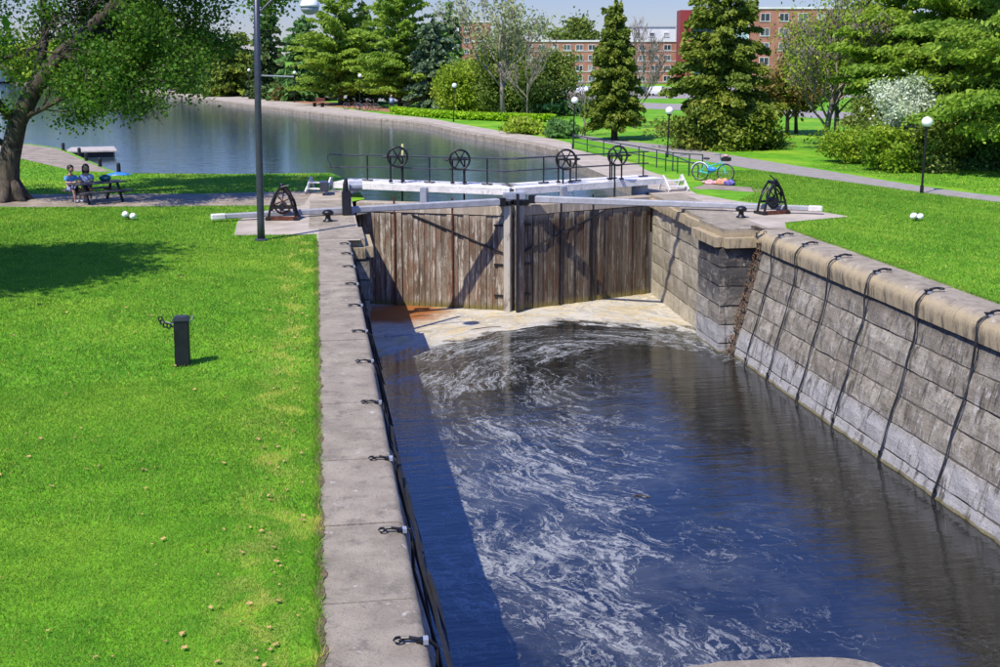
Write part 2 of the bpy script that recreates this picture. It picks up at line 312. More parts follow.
def smooth_line(pts, n=8):
    out = []; P_ = [Vector(p_) for p_ in pts]
    for i in range(len(P_) - 1):
        p0, p1, p2, p3 = P_[max(i - 1, 0)], P_[i], P_[i + 1], P_[min(i + 2, len(P_) - 1)]
        for k in range(n):
            u = k / n; q_ = .5 * ((2 * p1) + (p2 - p0) * u + (2 * p0 - 5 * p1 + 4 * p2 - p3) * u * u + (3 * p1 - p0 - 3 * p2 + p3) * u ** 3); out.append(tuple(q_))
    out.append(tuple(P_[-1])); return out

# ------------------------------------------------------------ setting: ground with the lock chamber and the pool cut out
PZ = -.42; WZ = -3.9
far_bank = smooth_line([(14.0, 66.2), (13.2, 72.7), (10.5, 84.5), (8.6, 97.1), (3.65, 107.6), (-1.66, 122.6), (-15.8, 163.9), (-43, 243.6), (-90, 330)], 6)
near_right = [(12.6, 36), (12.9, 43), (12.95, 50), (13.0, 58), (13.5, 63)]
left_shore = [(-120, 100), (-60, 86), (-30, 79), (-17.8, 76), (-15, 71.6), (-9.1, 55.3), (-4, 54.2), (.6, 54.0), (1.5, 50), (1.75, 43.5), (1.2, 42.8), (1.2, 36.)]
L_out, R_out = -.05, 14.45
hole = [(L_out, -12), (L_out, 33.4), (1.2, 33.4)] + left_shore[::-1] + [(-260, 200)] + [(-400, 700), (-160, 420)] + far_bank[::-1] + near_right[::-1] + [(12.6, 33.8), (R_out, 33.8), (R_out, -12)]
outer = [(-2500, -300), (2500, -300), (2500, 4000), (-2500, 4000)]
vs = [Vector((*p_, 0)) for p_ in outer] + [Vector((*p_, 0)) for p_ in hole]
tris = geometry.tessellate_polygon([[Vector((*p_, 0)) for p_ in outer], [Vector((*p_, 0)) for p_ in hole]])
me = bpy.data.meshes.new('ground'); me.from_pydata([(v.x, v.y, -.02) for v in vs], [], [tuple(q_) for q_ in tris]); me.materials.append(M['grass'])
bm = B(); bm.from_mesh(me)
for f_ in bm.faces:
    f_.normal_update()
    if f_.normal.z < 0: f_.normal_flip()
bm.to_mesh(me); bm.free()
ground = tag(link('ground', me), kind='structure')
tag(sheet('pool_water', [(-450, 40), (-30, 40), (1.0, 41.5), (1.95, 42.7), (6.98, 40.72), (12.9, 42.9), (40, 43), (40, 750), (-450, 750)], PZ, 'pool_water'), kind='structure')
bm = B(); gx = bmesh.ops.create_grid(bm, x_segments=2, y_segments=4, size=.5, matrix=Matrix.Translation((7.2, 15.5, WZ)) @ Matrix.Diagonal((14, 55.5, 1, 1)))
tag(obj('chamber_water', bm, 'chamber_water'), kind='structure')
# bank faces down to the pool
def bank(name, pts, z0, z1, mat):
    bm = B(); A = [bm.verts.new((x_, y_, z0)) for x_, y_ in pts]; Z = [bm.verts.new((x_, y_, z1)) for x_, y_ in pts]
    for i in range(len(pts) - 1): bm.faces.new((A[i], A[i + 1], Z[i + 1], Z[i]))
    return tag(obj(name, bm, mat), kind='structure')
bank('pool_bank', list(reversed([(14.0, 66.2), (13.5, 63), (13.0, 58), (12.95, 50), (12.9, 43)])), -1.5, 0, 'recess_stone')
bank('pool_bank', left_shore[:-2], -1.5, -.01, 'coping')
# the far quay: coping blocks along the curve, stone apron behind
apron_in = [(13.2, 47.5), (13.5, 58), (13.7, 63)] 
quay_out = smooth_line([(15.83, 71.1), (15.4, 76), (13.6, 84), (11.9, 93), (9.9, 104.3), (6.6, 112.7), (-.8, 139.9), (-16.2, 185.9), (-44, 275)], 5)
fb = far_bank[:-6]
tag(sheet('quay_apron', fb + quay_out[::-1] + [(15.0, 66.2), (15.5, 60.4), (15.95, 56.1), (15.5, 52.9), (15.5, 50.0), (15.1, 46.5), (14.7, 43.2), (14.6, 40), (12.75, 40), (12.9, 43), (12.95, 50), (13.0, 58), (13.5, 63)], -.004, 'paving'), kind='structure')
qw = thing('quay_wall', 'long curved stone quay wall along the far side of the pool', 'wall')
def along(pts, step):
    out = []; P_ = [Vector((*p_, 0)) for p_ in pts]; rest = 0.
    for a, b in zip(P_, P_[1:]):
        L = (b - a).length; s = rest
        while s < L: out.append(a.lerp(b, s / L)); s += step
        rest = s - L
    return out
qs = along(fb, 1.9)
for a, b in zip(qs, qs[1:]):
    if a.y > 150: break
    d = (b - a).normalized(); n_ = Vector((-d.y, d.x, 0)); n_ = n_ if n_.x < 0 else -n_       # towards the water
    bm = B(); a2, b2 = a + d * .02, b - d * .02; off = random.uniform(-.015, .015)
    vsq = []
    for pt in (a2, b2):
        vsq.append([bm.verts.new(pt + n_ * o_ + Vector((0, 0, z_))) for o_, z_ in ((.16 + off, -1.2), (.16 + off, -.06), (.11 + off, .015), (-.4, .015), (-.4, -1.2))])
    for k in range(5): bm.faces.new((vsq[0][k], vsq[1][k], vsq[1][(k + 1) % 5], vsq[0][(k + 1) % 5]))
    bm.faces.new(vsq[0]); bm.faces.new(vsq[1][::-1]); bmesh.ops.recalc_face_normals(bm, faces=bm.faces)
    obj('stone', bm, 'coping', qw)
bank_far = bank('quay_face', [tuple(p_[:2]) for p_ in fb if p_[1] > 140] + [(-90, 330)], -1.2, .0, 'coping')
# path, road, dirt, lawns
pathL = [(27.5, 30), (26.0, 40.5), (23.6, 53.7), (21.65, 66.8), (19.2, 74.5), (17.4, 84), (16.6, 92)]
pathR = [(15.9, 92), (16.5, 82), (17.9, 72), (19.2, 62), (20.8, 52.5), (22.9, 45), (24.9, 38.8), (25.9, 30)]
tag(sheet('footpath', smooth_line([(40, 22), (33, 32)] + pathL[1:], 6) + smooth_line(pathR[:-1] + [(31, 31), (37.5, 22)], 6), -.010, 'asphalt'), kind='structure')
tag(sheet('road', [(-20, 175), (10, 147), (29.6, 130), (39.8, 113), (45, 98), (62, 80), (120, 55), (120, 66), (66, 93), (52, 110), (46, 128), (33, 148), (14, 165), (-15, 190)], -.010, 'asphalt'), kind='structure')
tag(sheet('car_park', [(30, 152), (80, 152), (80, 215), (30, 215)], -.010, 'asphalt'), kind='structure')
tag(sheet('worn_path', ragged([(-14, 47.6), (-9.5, 46.9), (-5.2, 46.3), (-1.0, 46.4), (.6, 46.6), (1.5, 46.5), (1.3, 44.5), (.6, 41.6), (-1.5, 42.0), (-4.5, 42.3), (-7.5, 42.6), (-10, 42.9), (-12, 43.5), (-14, 47.6)], .5, .14, 3), -.012, 'worn_earth'), kind='structure')
tag(sheet('worn_path', ragged([(16.2, 46.6), (17.6, 45.2), (18.3, 43.2), (17.4, 43.0), (16.4, 44.2), (15.2, 45.0), (16.2, 46.6)], .3, .12, 9), -.012, 'worn_earth'), kind='structure')
tag(sheet('stone_paving', [(-2.5, 34.9), (-.05, 34.7), (-.05, 33.36), (1.2, 33.36), (1.25, 42.8), (1.3, 46.3), (-.2, 46.4), (-.5, 42.0), (-1.9, 40.4), (-2.6, 38.2)], -.002, 'paving'), kind='structure')
tag(sheet('stone_paving', [(12.7, 33.8), (14.4, 33.65), (14.9, 34.9), (17.6, 35.9), (16.9, 38.2), (15.4, 40.6), (14.6, 43.4), (12.9, 43.4)], -.0005, 'paving'), kind='structure')
tag(sheet('lakeside_paving', [(-60, 84), (-30, 78.2), (-17.8, 75.4), (-15.2, 71.4), (-9.6, 56.2), (-11.2, 56.6), (-14.5, 62.5), (-16.5, 66), (-30, 68), (-60, 70)], -.011, 'worn_earth'), kind='structure')
tag(sheet('mulch_bed', ragged([(-3.5, 148), (8.6, 112.5), (14, 113), (8, 128), (0, 150), (-3.5, 148)], 2, .3, 5), -.014, 'mulch'), kind='structure')

# ------------------------------------------------------------ lock walls (stones are parts)
def stone_block(pa, pb, z0, z1, nrm, parent, mat, batter=None, depth=.35, gap=.017, z_top=0):
    """pa-pb: bottom line of the face in plan; batter(z) gives how far the face lies behind it"""
    pa, pb = Vector((*pa, 0)), Vector((*pb, 0)); d = (pb - pa).normalized(); n_ = Vector((*nrm, 0))
    a, b = pa + d * gap, pb - d * gap; z0 += gap; z1 -= gap; bt = batter or (lambda z: 0)
    bm = B(); nx = max(2, int((b - a).length / .32)); nz = 2; off = random.uniform(-.022, .022); g = []
    for j in range(nz + 1):
        row = []
        for i in range(nx + 1):
            edge = i in (0, nx) or j in (0, nz); z_ = z0 + (z1 - z0) * j / nz
            q_ = a.lerp(b, i / nx) - n_ * bt(z_); pr = off + (-.022 if edge else random.uniform(0, .03))
            q_ += n_ * pr + Vector((0, 0, z_ + (random.uniform(-.02, .012) if j == nz else random.uniform(-.012, .02) if j == 0 else random.uniform(-.03, .03)))); row.append(bm.verts.new(q_))
        g.append(row)
    for j in range(nz):
        for i in range(nx): bm.faces.new((g[j][i], g[j][i + 1], g[j + 1][i + 1], g[j + 1][i]))
    for be in list(bm.edges):
        pass
    bnd = [e for e in bm.edges if len(e.link_faces) == 1]
    r_ = bmesh.ops.extrude_edge_only(bm, edges=bnd)
    for v in r_['geom']:
        if isinstance(v, bmesh.types.BMVert): v.co -= n_ * .09
    bmesh.ops.recalc_face_normals(bm, faces=bm.faces)
    f0 = bm.faces[0]
    f0.normal_update()
    if f0.normal.dot(n_) < 0: bmesh.ops.reverse_faces(bm, faces=bm.faces)
    return obj('stone', bm, mat, parent)
def coursed(parent, pa, pb, courses, nrm, mat, batter=None, lens=(1.0, 1.7)):
    pa, pb = Vector(pa), Vector(pb); L = (pb - pa).length; d = (pb - pa) / L
    for ci, (z0, z1) in enumerate(courses):
        s = -random.uniform(0, .8) if L > 3 else 0
        while s < L - .02:
            e = s + random.uniform(*lens)
            if L - e < .45: e = L
            if e > 0: stone_block(pa + d * max(s, 0), pa + d * e, z0, z1, nrm, parent, mat, batter)
            s = e
CZ = [-4.5, -3.62, -3.02, -2.42, -1.8, -1.2, -.62]
courses = list(zip(CZ, CZ[1:]))
bt = lambda z: .267 * (z + 3.9)
wallR = thing('chamber_wall', None, None); wallR['kind'] = 'structure'
wallL = thing('chamber_wall', None, None); wallL['kind'] = 'structure'
simple('mortar', (.10, .088, .07), .95, 0, .3, 5)
bm = B()
for i, y0 in enumerate((-12,)):
    q_ = [(12.62 + bt(z) + .05, z) for z in (-5, -.6)]; vv = [bm.verts.new((x_, y_, z_)) for y_ in (-12, 33.7) for x_, z_ in q_ + [(14.4, -.6), (14.4, -5)]]
    for k in range(4): bm.faces.new((vv[k], vv[(k + 1) % 4], vv[4 + (k + 1) % 4], vv[4 + k]))
    bm.faces.new(vv[4:]); bm.faces.new(vv[:4][::-1])
obj('backing', bm, 'mortar', wallR)
coursed(wallR, (12.62, 9.6), (12.62, 33.25), courses, (-1, 0), 'wall_stone', bt)
# left wall, seen only as a thin dark sliver
bm = B(); vv = [bm.verts.new((x_, y_, z_)) for y_ in (-12, 33.4) for x_, z_ in ((1.72, -5), (.93, -.6), (0, -.6), (0, -5))]
for k in range(4): bm.faces.new((vv[k], vv[4 + k], vv[4 + (k + 1) % 4], vv[(k + 1) % 4]))
bm.faces.new(vv[4:][::-1]); bm.faces.new(vv[:4]); obj('backing', bm, 'mortar', wallL)
coursed(wallL, (1.66, 9.6), (1.66, 33.3), courses, (1, 0), 'wall_stone', lambda z: .24 * (z + 3.9), (1.6, 2.6))
# piers in front of the gate recess
def backing(parent, x0, x1, y0, y1, z1=-.6):
    bm = B(); box(bm, ((x0 + x1) / 2, (y0 + y1) / 2, (z1 - 5) / 2), (x1 - x0, y1 - y0, z1 + 5)); obj('backing', bm, 'mortar', parent)
backing(wallR, 12.36, 14.4, 33.75, 35.85); backing(wallR, 12.75, 14.4, 35.85, 36.3)
coursed(wallR, (12.3, 33.7), (12.3, 35.9), courses, (-1, 0), 'pier_stone', None, (.9, 1.3))
for z0, z1 in courses: stone_block((12.3, 33.68), (13.35, 33.68), z0, z1, (0, -1), wallR, 'pier_stone')
backing(wallL, 0, 1.42, 33.45, 35.85)
coursed(wallL, (1.47, 33.4), (1.47, 35.9), courses, (1, 0), 'wall_stone', None, (.9, 1.3))
for z0, z1 in courses: stone_block((.5, 33.38), (1.47, 33.38), z0, z1, (0, -1), wallL, 'wall_stone')
# gate recesses
bm = B(); prism(bm, [(12.68, 35.9), (12.98, 43.2), (14.4, 43.2), (14.4, 35.9)], -5, -.45); obj('backing', bm, 'mortar', wallR)
coursed(wallR, (12.60, 35.95), (12.9, 43.1), list(zip([-4.5, -3.3, -2.6, -1.9, -1.15, -.45], [-3.3, -2.6, -1.9, -1.15, -.45])), (-1, 0), 'recess_stone', None, (1.0, 1.8))
bm = B(); prism(bm, [(0, 35.85), (1.14, 35.85), (1.2, 43.2), (0, 43.2)], -5, -.02); obj('backing', bm, 'mortar', wallL)
coursed(wallL, (1.2, 35.95), (1.25, 42.6), list(zip([-4.5, -3.3, -2.6, -1.9, -1.15, -.45], [-3.3, -2.6, -1.9, -1.15, -.45])), (1, 0), 'recess_stone', None, (1.4, 2.4))
# ground under the corner between chamber and pool below the gate
# coping stones
def coping_stone(parent, y0, y1, side, mat, xi, xo, r_=.3, h=.6):
    bm = B(); prof = [(xo, -h), (xo, 0)]
    nose = xi
    for k in range(6):
        a_ = PI / 2 * k / 5; prof.append((nose + side * (r_ - r_ * math.sin(a_)), -r_ + r_ * math.cos(a_)))
    prof.append((nose + side * .03, -h))
    dz = random.uniform(-.006, .006); dx = random.uniform(-.01, .01); g = .012
    rings = []
    for y_ in (y0 + g, y1 - g): rings.append([bm.verts.new((x_ + dx, y_, z_ + dz)) for x_, z_ in prof])
    n = len(prof)
    for k in range(n): bm.faces.new((rings[0][k], rings[1][k], rings[1][(k + 1) % n], rings[0][(k + 1) % n]))
    bm.faces.new(rings[0]); bm.faces.new(rings[1][::-1]); bmesh.ops.recalc_face_normals(bm, faces=bm.faces)
    return autosmooth(obj('coping_stone', bm, mat, parent))
yj = [-12, -8, -4, 0, 3, 5, 6.8, 8.6, 10.6, 12.5, 14.65, 17.2, 19.2, 21.25, 23.1, 25, 27.1, 29.2, 31.3, 33.35]
for a, b in zip(yj, yj[1:]): coping_stone(wallL, a, b, -1, 'coping', .9, L_out, .10)
s = -12.
while s < 33.6:
    e = s + random.uniform(1.7, 2.3)
    if 33.6 - e < .9: e = 33.6
    coping_stone(wallR, s, e, 1, 'coping_tan', 13.40, R_out, .34); s = e
bm = B(); prism(bm, [(13.75, -12), (14.4, -12), (14.4, 34.4), (13.75, 34.4)], -.7, -.03); obj('joint_fill', bm, 'mortar', wallR)
bm = B(); prism(bm, [(0, -12), (.75, -12), (.75, 34.4), (0, 34.4)], -.7, -.03); obj('joint_fill', bm, 'mortar', wallL)
def cap(parent, x0, x1, y0, y1, r_, mat, z1=.004, z0=-.62, sides='xXy'):
    bm = B(); box(bm, ((x0 + x1) / 2, (y0 + y1) / 2, (z0 + z1) / 2), (x1 - x0, y1 - y0, z1 - z0)); es = []
    for e in bm.edges:
        a, b = e.verts[0].co, e.verts[1].co
        if a.z > z1 - .01 and b.z > z1 - .01:
            if ('x' in sides and max(a.x, b.x) < x0 + .01) or ('X' in sides and min(a.x, b.x) > x1 - .01) or ('y' in sides and max(a.y, b.y) < y0 + .01): es.append(e)
        if abs(a.z - b.z) > .3 and 'y' in sides and a.y < y0 + .01 and ((a.x < x0 + .01 and 'x' in sides) or (a.x > x1 - .01 and 'X' in sides)): es.append(e)
    bmesh.ops.bevel(bm, geom=es, offset=r_, segments=6, affect='EDGES'); return autosmooth(obj('coping_stone', bm, mat, parent))
cap(wallR, 12.14, 13.9, 33.5, 34.8, .26, 'coping_tan', z0=-.56, sides='xy'); cap(wallR, 12.14, 13.9, 34.815, 36.05, .26, 'coping_tan', z0=-.56, sides='x')
cap(wallL, .0, 1.58, 33.37, 34.8, .24, 'coping_tan', z0=-.56, sides='Xy'); cap(wallL, .0, 1.58, 34.815, 36.0, .24, 'coping_tan', z0=-.56, sides='X')
for k in range(4):
    a, b = 36.08 + k * 1.78, 36.08 + (k + 1) * 1.78 - .015
    cap(wallR, 12.50 + .07 * k, 14.1, a, b, .13, 'coping_tan', .006 + .001 * k, -.45, 'x')
    cap(wallL, -.3, 1.24, a, b, .08, 'coping', .006 + .001 * k, -.45, 'X')
# ledge of the lower gate structure in the foreground
lg = thing('concrete_ledge', 'pale curved concrete ledge jutting over the water at the bottom edge', 'ledge', (3.9, 0, 0))
bm = B(); prism(bm, [(x_ - 3.9, y_) for x_, y_ in smooth_line([(2.3, 7.4), (2.5, 8.6), (3.1, 8.96), (3.64, 8.97), (4.27, 8.92), (4.62, 8.8), (4.85, 8.5), (4.95, 7.4)], 4)], -.45, 0)
bmesh.ops.bevel(bm, geom=[e for e in bm.edges if all(v.co.z > -.01 for v in e.verts)], offset=.03, segments=2, affect='EDGES'); obj('slab', bm, 'coping', lg)
bm = B(); prism(bm, [(-1.2, 6.5), (-1.2, 8.2), (.8, 8.2), (.8, 6.5)], -5, -.46); obj('pier', bm, 'wall_stone', lg)

bm = B(); beam(bm, (-.45, -.1, 0), (.45, .1, 0), .16, .05); tag(obj('floating_board', bm, 'grey_steel', loc=(2.55, 37.5, WZ + .015)), 'small pale board floating in the shade of the left wall', 'board')
for i, (x_, y_, a_, L_, lb) in enumerate([(5.6, 38.1, .25, 1.1, 'thin stick floating on the pale scum left of the gate centre'), (6.6, 22.4, -.5, .35, 'short stick floating in the foam near the middle of the chamber'), (3.6, 40.3, .1, .8, 'dark stick floating on the rusty scum below the left gate leaf')]):
    bm = B(); tube(bm, [(-L_ / 2, 0, 0), (0, .05, .01), (L_ / 2, 0, 0)], [.012, .014, .008], 6); o = obj('floating_stick', bm, 'bark', loc=(x_, y_, WZ + .012)); o.rotation_euler[2] = a_; tag(o, lb, 'stick')
# ------------------------------------------------------------ lock gates
CT = Vector((6.98, 40.65, 0)); HL = Vector((1.42, 42.95, 0)); HR = Vector((12.85, 43.0, 0))
def gate(hinge, label, n_pl, side):
    g = thing('lock_gate', label, 'lock gate', (hinge.x, hinge.y, 0)); d = (CT - hinge); L = d.length; d.normalize()
    n_ = Vector((-d.y, d.x, 0)); n_ = n_ if n_.y < 0 else -n_
    O = Vector((0, 0, 0))
    bm = B(); beam(bm, -n_ * .28 + Vector((0, 0, -2.6)), d * (L - .1) - n_ * .28 + Vector((0, 0, -2.6)), .35, 4.6); obj('core', bm, 'mortar', g)
    s = .05; w_ = (L - .42) / n_pl
    for k in range(n_pl):
        bm = B(); ww = w_ * random.uniform(.985, 1.0) - .012; c_ = d * (s + w_ * (k + .5)) + n_ * (random.uniform(-.03, .03) + (.03 if k % 3 == 1 else 0)) - n_ * .06
        top = -.42 + random.uniform(-.01, .01); m_ = Matrix.Translation(c_ + Vector((0, 0, (top - 4.9) / 2))) @ Matrix.Rotation(math.atan2(d.y, d.x), 4, 'Z') @ Matrix.Diagonal((ww, .12, 4.9 + top, 1))
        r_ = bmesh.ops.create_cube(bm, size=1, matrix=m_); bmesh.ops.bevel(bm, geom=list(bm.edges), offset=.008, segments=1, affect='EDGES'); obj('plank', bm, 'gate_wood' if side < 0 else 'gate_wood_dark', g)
    bm = B(); beam(bm, -n_ * .22 + Vector((0, 0, -.22)), d * (L - .36) - n_ * .22 + Vector((0, 0, -.22)), .55, .36, bev=.02); obj('top_beam', bm, 'gate_wood', g)
    bm = B(); beam(bm, d * (L - .2) + n_ * .02 + Vector((0, 0, -4.9)), d * (L - .2) + n_ * .02 + Vector((0, 0, .18)), .25, .4, up=n_, bev=.02)
    mp = obj('mitre_post', bm, 'white_post' if side < 0 else 'gate_wood', g)
    # tie rod and straps
    bm = B(); tube(bm, [d * (L * .36) + n_ * .05 + Vector((0, 0, -.45)), d * (L - .4) + n_ * .05 + Vector((0, 0, -1.75))], .035, 6); obj('tie_rod', bm, 'iron', g)
    for z_ in (-.75, -2.2, -3.35):
        bm = B(); beam(bm, d * (L - .72) + n_ * .035 + Vector((0, 0, z_)), d * (L - .36) + n_ * .035 + Vector((0, 0, z_)), .04, .07); obj('strap', bm, 'iron', g)
    bm = B(); beam(bm, d * (L - .5) + n_ * .0 + Vector((0, 0, .10)), d * (L - .05) + Vector((0, 0, .10)), .5, .2, bev=.02); obj('cap_iron', bm, 'iron', g)
    for f_ in ((.62, .25) if side < 0 else (.45, .68)):
        bm = B(); pts = [d * (L * f_ + random.uniform(-.02, .02)) + n_ * .06 + Vector((0, 0, z_)) for z_ in (.2, -1, -2.2, -3.9)]; tube(bm, pts, .03 if side > 0 else .035, 6); obj('sluice_rod', bm, 'iron_rust' if side < 0 else 'iron', g)
    # posts that carry the footbridge
    for f_ in ((.42,) if side < 0 else (.62,)):
        bm = B(); box(bm, d * (L * f_) - n_ * .38 + Vector((0, 0, .24)), (.26, .26, .55), math.atan2(d.y, d.x), .02); obj('bridge_post', bm, 'grey_steel', g)
    return g
t = NT('white_post'); p = t.pos(); n = t.noise(t.vm('MULTIPLY', p, (1, 1, .3)), 5, 6, .7); c = t.mix(t.ss(n, .5, .66, 0, .8), (.42, .385, .32), (.13, .10, .075)); t.bump(n, .4, .02); M['white_post'] = t.fin(c, .8)
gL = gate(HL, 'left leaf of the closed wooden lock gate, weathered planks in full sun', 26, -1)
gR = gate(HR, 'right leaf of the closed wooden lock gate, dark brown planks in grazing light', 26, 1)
bm = B(); box(bm, (0, 0, 0), (.10, .12, 5.3)); obj('mitre_strip', bm, 'black_plastic', gR, loc=tuple(CT - HR + Vector((.10, -.28, -2.2))))
bm = B(); box(bm, (0, 0, 0), (.8, .5, .42), 0, .03); obj('centre_box', bm, 'grey_steel', gR, loc=tuple(CT - HR + Vector((.1, .42, .22))))
# swing bars
def bar(label, a, b, tip):
    g = thing('swing_bar', label, 'swing bar', tuple(a)); d = (b - a)
    bm = B(); beam(bm, (0, 0, 0), d, .26, .25, bev=.03, w2=.17, h2=.17); obj('beam', bm, 'bar_paint', g)
    u = d.normalized(); bm = B(); beam(bm, d - u * .02, d + u * .45, .20, .19, bev=.03); obj('end_cap', bm, 'white_paint', g)
    bm = B(); box(bm, -u * .05, (.26, .28, .30), math.atan2(d.y, d.x), .02); obj('pin_bracket', bm, 'iron', g); return g
bar('pale grey swing bar reaching from the gate centre to the left lawn', Vector((6.45, 40.42, .16)), Vector((-3.0, 38.05, .16)), 1)
bar('pale grey swing bar reaching from the gate centre over the right bank', Vector((7.75, 40.75, .20)), Vector((16.5, 36.7, .20)), 1)

# ------------------------------------------------------------ footbridge on the gates, railing, wheels, steps
DZ = .58
def deck(a, b, label):
    a, b = Vector(a), Vector(b); g = thing('footbridge', label, 'footbridge', tuple(a)); d = b - a; L = d.length; u = d / L; n_ = Vector((-u.y, u.x, 0)); n_ = n_ if n_.y > 0 else -n_
    for k in range(4):
        bm = B(); o_ = n_ * (.18 + k * .37); beam(bm, o_ + Vector((0, 0, DZ - .04 + .002 * k)), d + o_ + Vector((0, 0, DZ - .04 + .002 * k)), .355, .07, bev=.008); obj('deck_board', bm, 'white_paint', g)
    for o_ in (.05, 1.42):
        bm = B(); beam(bm, n_ * o_ + Vector((0, 0, DZ - .145)), d + n_ * o_ + Vector((0, 0, DZ - .175)), .09, .19); obj('side_beam', bm, 'white_paint', g)
    return g, u, n_, L
dl, ul, nl, Ll = deck((.6, 44.28, 0), (6.9, 41.12, 0), 'left half of the white footbridge across the top of the gates')
dr, ur, nr, Lr = deck((13.55, 43.75, 0), (7.12, 41.12, 0), 'right half of the white footbridge across the top of the gates')
def railing(g, u, n_, ts, L):
    for o_ in (.62,):
        z0 = DZ + .03
        for tt in (ts if o_ < 1 else [t_ - .55 for t_ in ts[1:]]):
            bm = B(); p_ = u * tt + n_ * o_; tube(bm, [p_ + Vector((0, 0, z0)), p_ + Vector((0, 0, z0 + .98))], .028, 6); box(bm, p_ + Vector((0, 0, z0 + .02)), (.42, .12, .04), math.atan2(u.y, u.x)); obj('rail_post', bm, 'iron', g)
        for z_ in ((.98, .52)):
            bm = B(); a = u * (ts[0] - .25 if o_ < 1 else .2) + n_ * o_ + Vector((0, 0, z0 + z_)); b = u * (L + .15) + n_ * o_ + Vector((0, 0, z0 + z_)); tube(bm, [a, b], .03, 6); obj('rail', bm, 'pole_paint', g)
railing(dl, ul, nl, [1.15, 3.7, 6.0], Ll); railing(dr, ur, nr, [.55, 2.1, 3.8, 5.3], Lr)
bm = B(); p0 = nl * .62 + ul * .9; tube(bm, [p0 + Vector((0, 0, DZ + z_)) + ul * x_ for x_, z_ in ((0, .98), (-1.3, 1.0), (-1.42, .95), (-1.42, .8), (-1.3, .6), (-1.3, .45))], .03, 6); tube(bm, [p0 + Vector((0, 0, DZ + .52)), p0 + ul * -1.3 + Vector((0, 0, DZ + .50))], .03, 6); obj('rail', bm, 'pole_paint', dl)
bm = B(); box(bm, (-.35, .85, .34), (.34, .9, .34), 0, .03); obj('end_block', bm, 'cloth_purple' if False else 'pole_paint', dl)
for x_ in (.32,):
    bm = B(); lathe(bm, [(.30, -.4), (.33, -.35), (.33, .3), (.30, .33)], 18, (-.9, .3, 0)); obj('bearing_drum', bm, 'grey_steel', dr)
def valve_wheel(x_, y_, z_, label, lever, rotz=.0):
    g = thing('valve_wheel', label, 'wheel', (x_, y_, DZ + .04), rotz, 'cast iron valve wheels on the footbridge')
    h = z_ - DZ - .04
    bm = B(); ring = [(.37 * math.cos(k * 2 * PI / 28), 0, h + .37 * math.sin(k * 2 * PI / 28)) for k in range(28)]; tube(bm, ring, .042, 8, True); obj('rim', bm, 'iron', g, True)
    for k in range(6):
        a_ = k * PI / 3; bm = B(); tube(bm, [(.04 * math.cos(a_), 0, h + .04 * math.sin(a_)), (.36 * math.cos(a_), 0, h + .36 * math.sin(a_))], [.032, .022], 6); obj('spoke', bm, 'iron', g)
    bm = B(); tube(bm, [(0, -.1, h), (0, .22, h)], .07, 10); obj('hub', bm, 'iron', g)
    for sx in (-.26, .20):
        bm = B(); tube(bm, [(sx, .14, 0), (sx, .14, h)], .032, 6); box(bm, (sx, .14, .03), (.14, .2, .06)); obj('stand_leg', bm, 'iron', g)
    bm = B(); beam(bm, (-.55 if lever < 0 else -.3, .14, h), (.3 if lever < 0 else .55, .14, h), .05, .06); tube(bm, [(lever * .42, .14, h), (lever * .58, .14, h)], [.07, .025], 8); obj('rack_arm', bm, 'iron', g)
    bm = B(); tube(bm, [(.16 if lever < 0 else -.1, .06, h - .3), (.17 if lever < 0 else -.1, .02, -1.25)], .035, 6); obj('rack_rod', bm, 'iron', g)
    return g
valve_wheel(3.0, 42.5 + .85, 1.58, 'leftmost black spoked valve wheel on the footbridge, pale stick behind', -1)
valve_wheel(5.25, 42.45, 1.52, 'second black spoked valve wheel from the left on the footbridge', -1)
valve_wheel(9.22, 42.1, 1.50, 'black spoked valve wheel just right of the gate centre', 1)
valve_wheel(11.4, 42.8, 1.56, 'rightmost black spoked valve wheel, nearest the right bank', 1)
o = obj('marker_stick', tube(B(), [(0, 0, 0), (0, 0, .9)], .045, 8), 'yellow_paint', loc=(3.22, 44.0, 1.02 + DZ)); o.scale = (1, 1, .65)
o.location = (3.22, 43.75, 1.45); tag(o, 'short pale yellow stick above the leftmost valve wheel', 'marker')
bm = B(); tube(bm, [(0, 0, -.9), (0, 0, 0)], .02, 6); s_ = obj('support', bm, 'iron', o)
def steps(x_, y_, rz, label, flip):
    g = thing('steps', label, 'steps', (x_, y_, 0), rz)
    for sy in (-.42, .42):
        bm = B(); beam(bm, (0, sy, .56), (flip * .62, sy, .02), .06, .17); obj('stringer', bm, 'white_paint', g)
        bm = B(); beam(bm, (0, sy, .56), (-flip * .3, sy, .02), .06, .1); obj('leg', bm, 'white_paint', g)
    for k in range(2):
        bm = B(); box(bm, (flip * (.2 + k * .25), 0, .40 - k * .22), (.24, .86, .04)); obj('tread', bm, 'white_paint', g)
steps(.15, 46.0, R(-112), 'white wooden steps at the left end of the footbridge', 1)
steps(14.15, 44.6, R(-80), 'white wooden steps at the right end of the footbridge', 1)

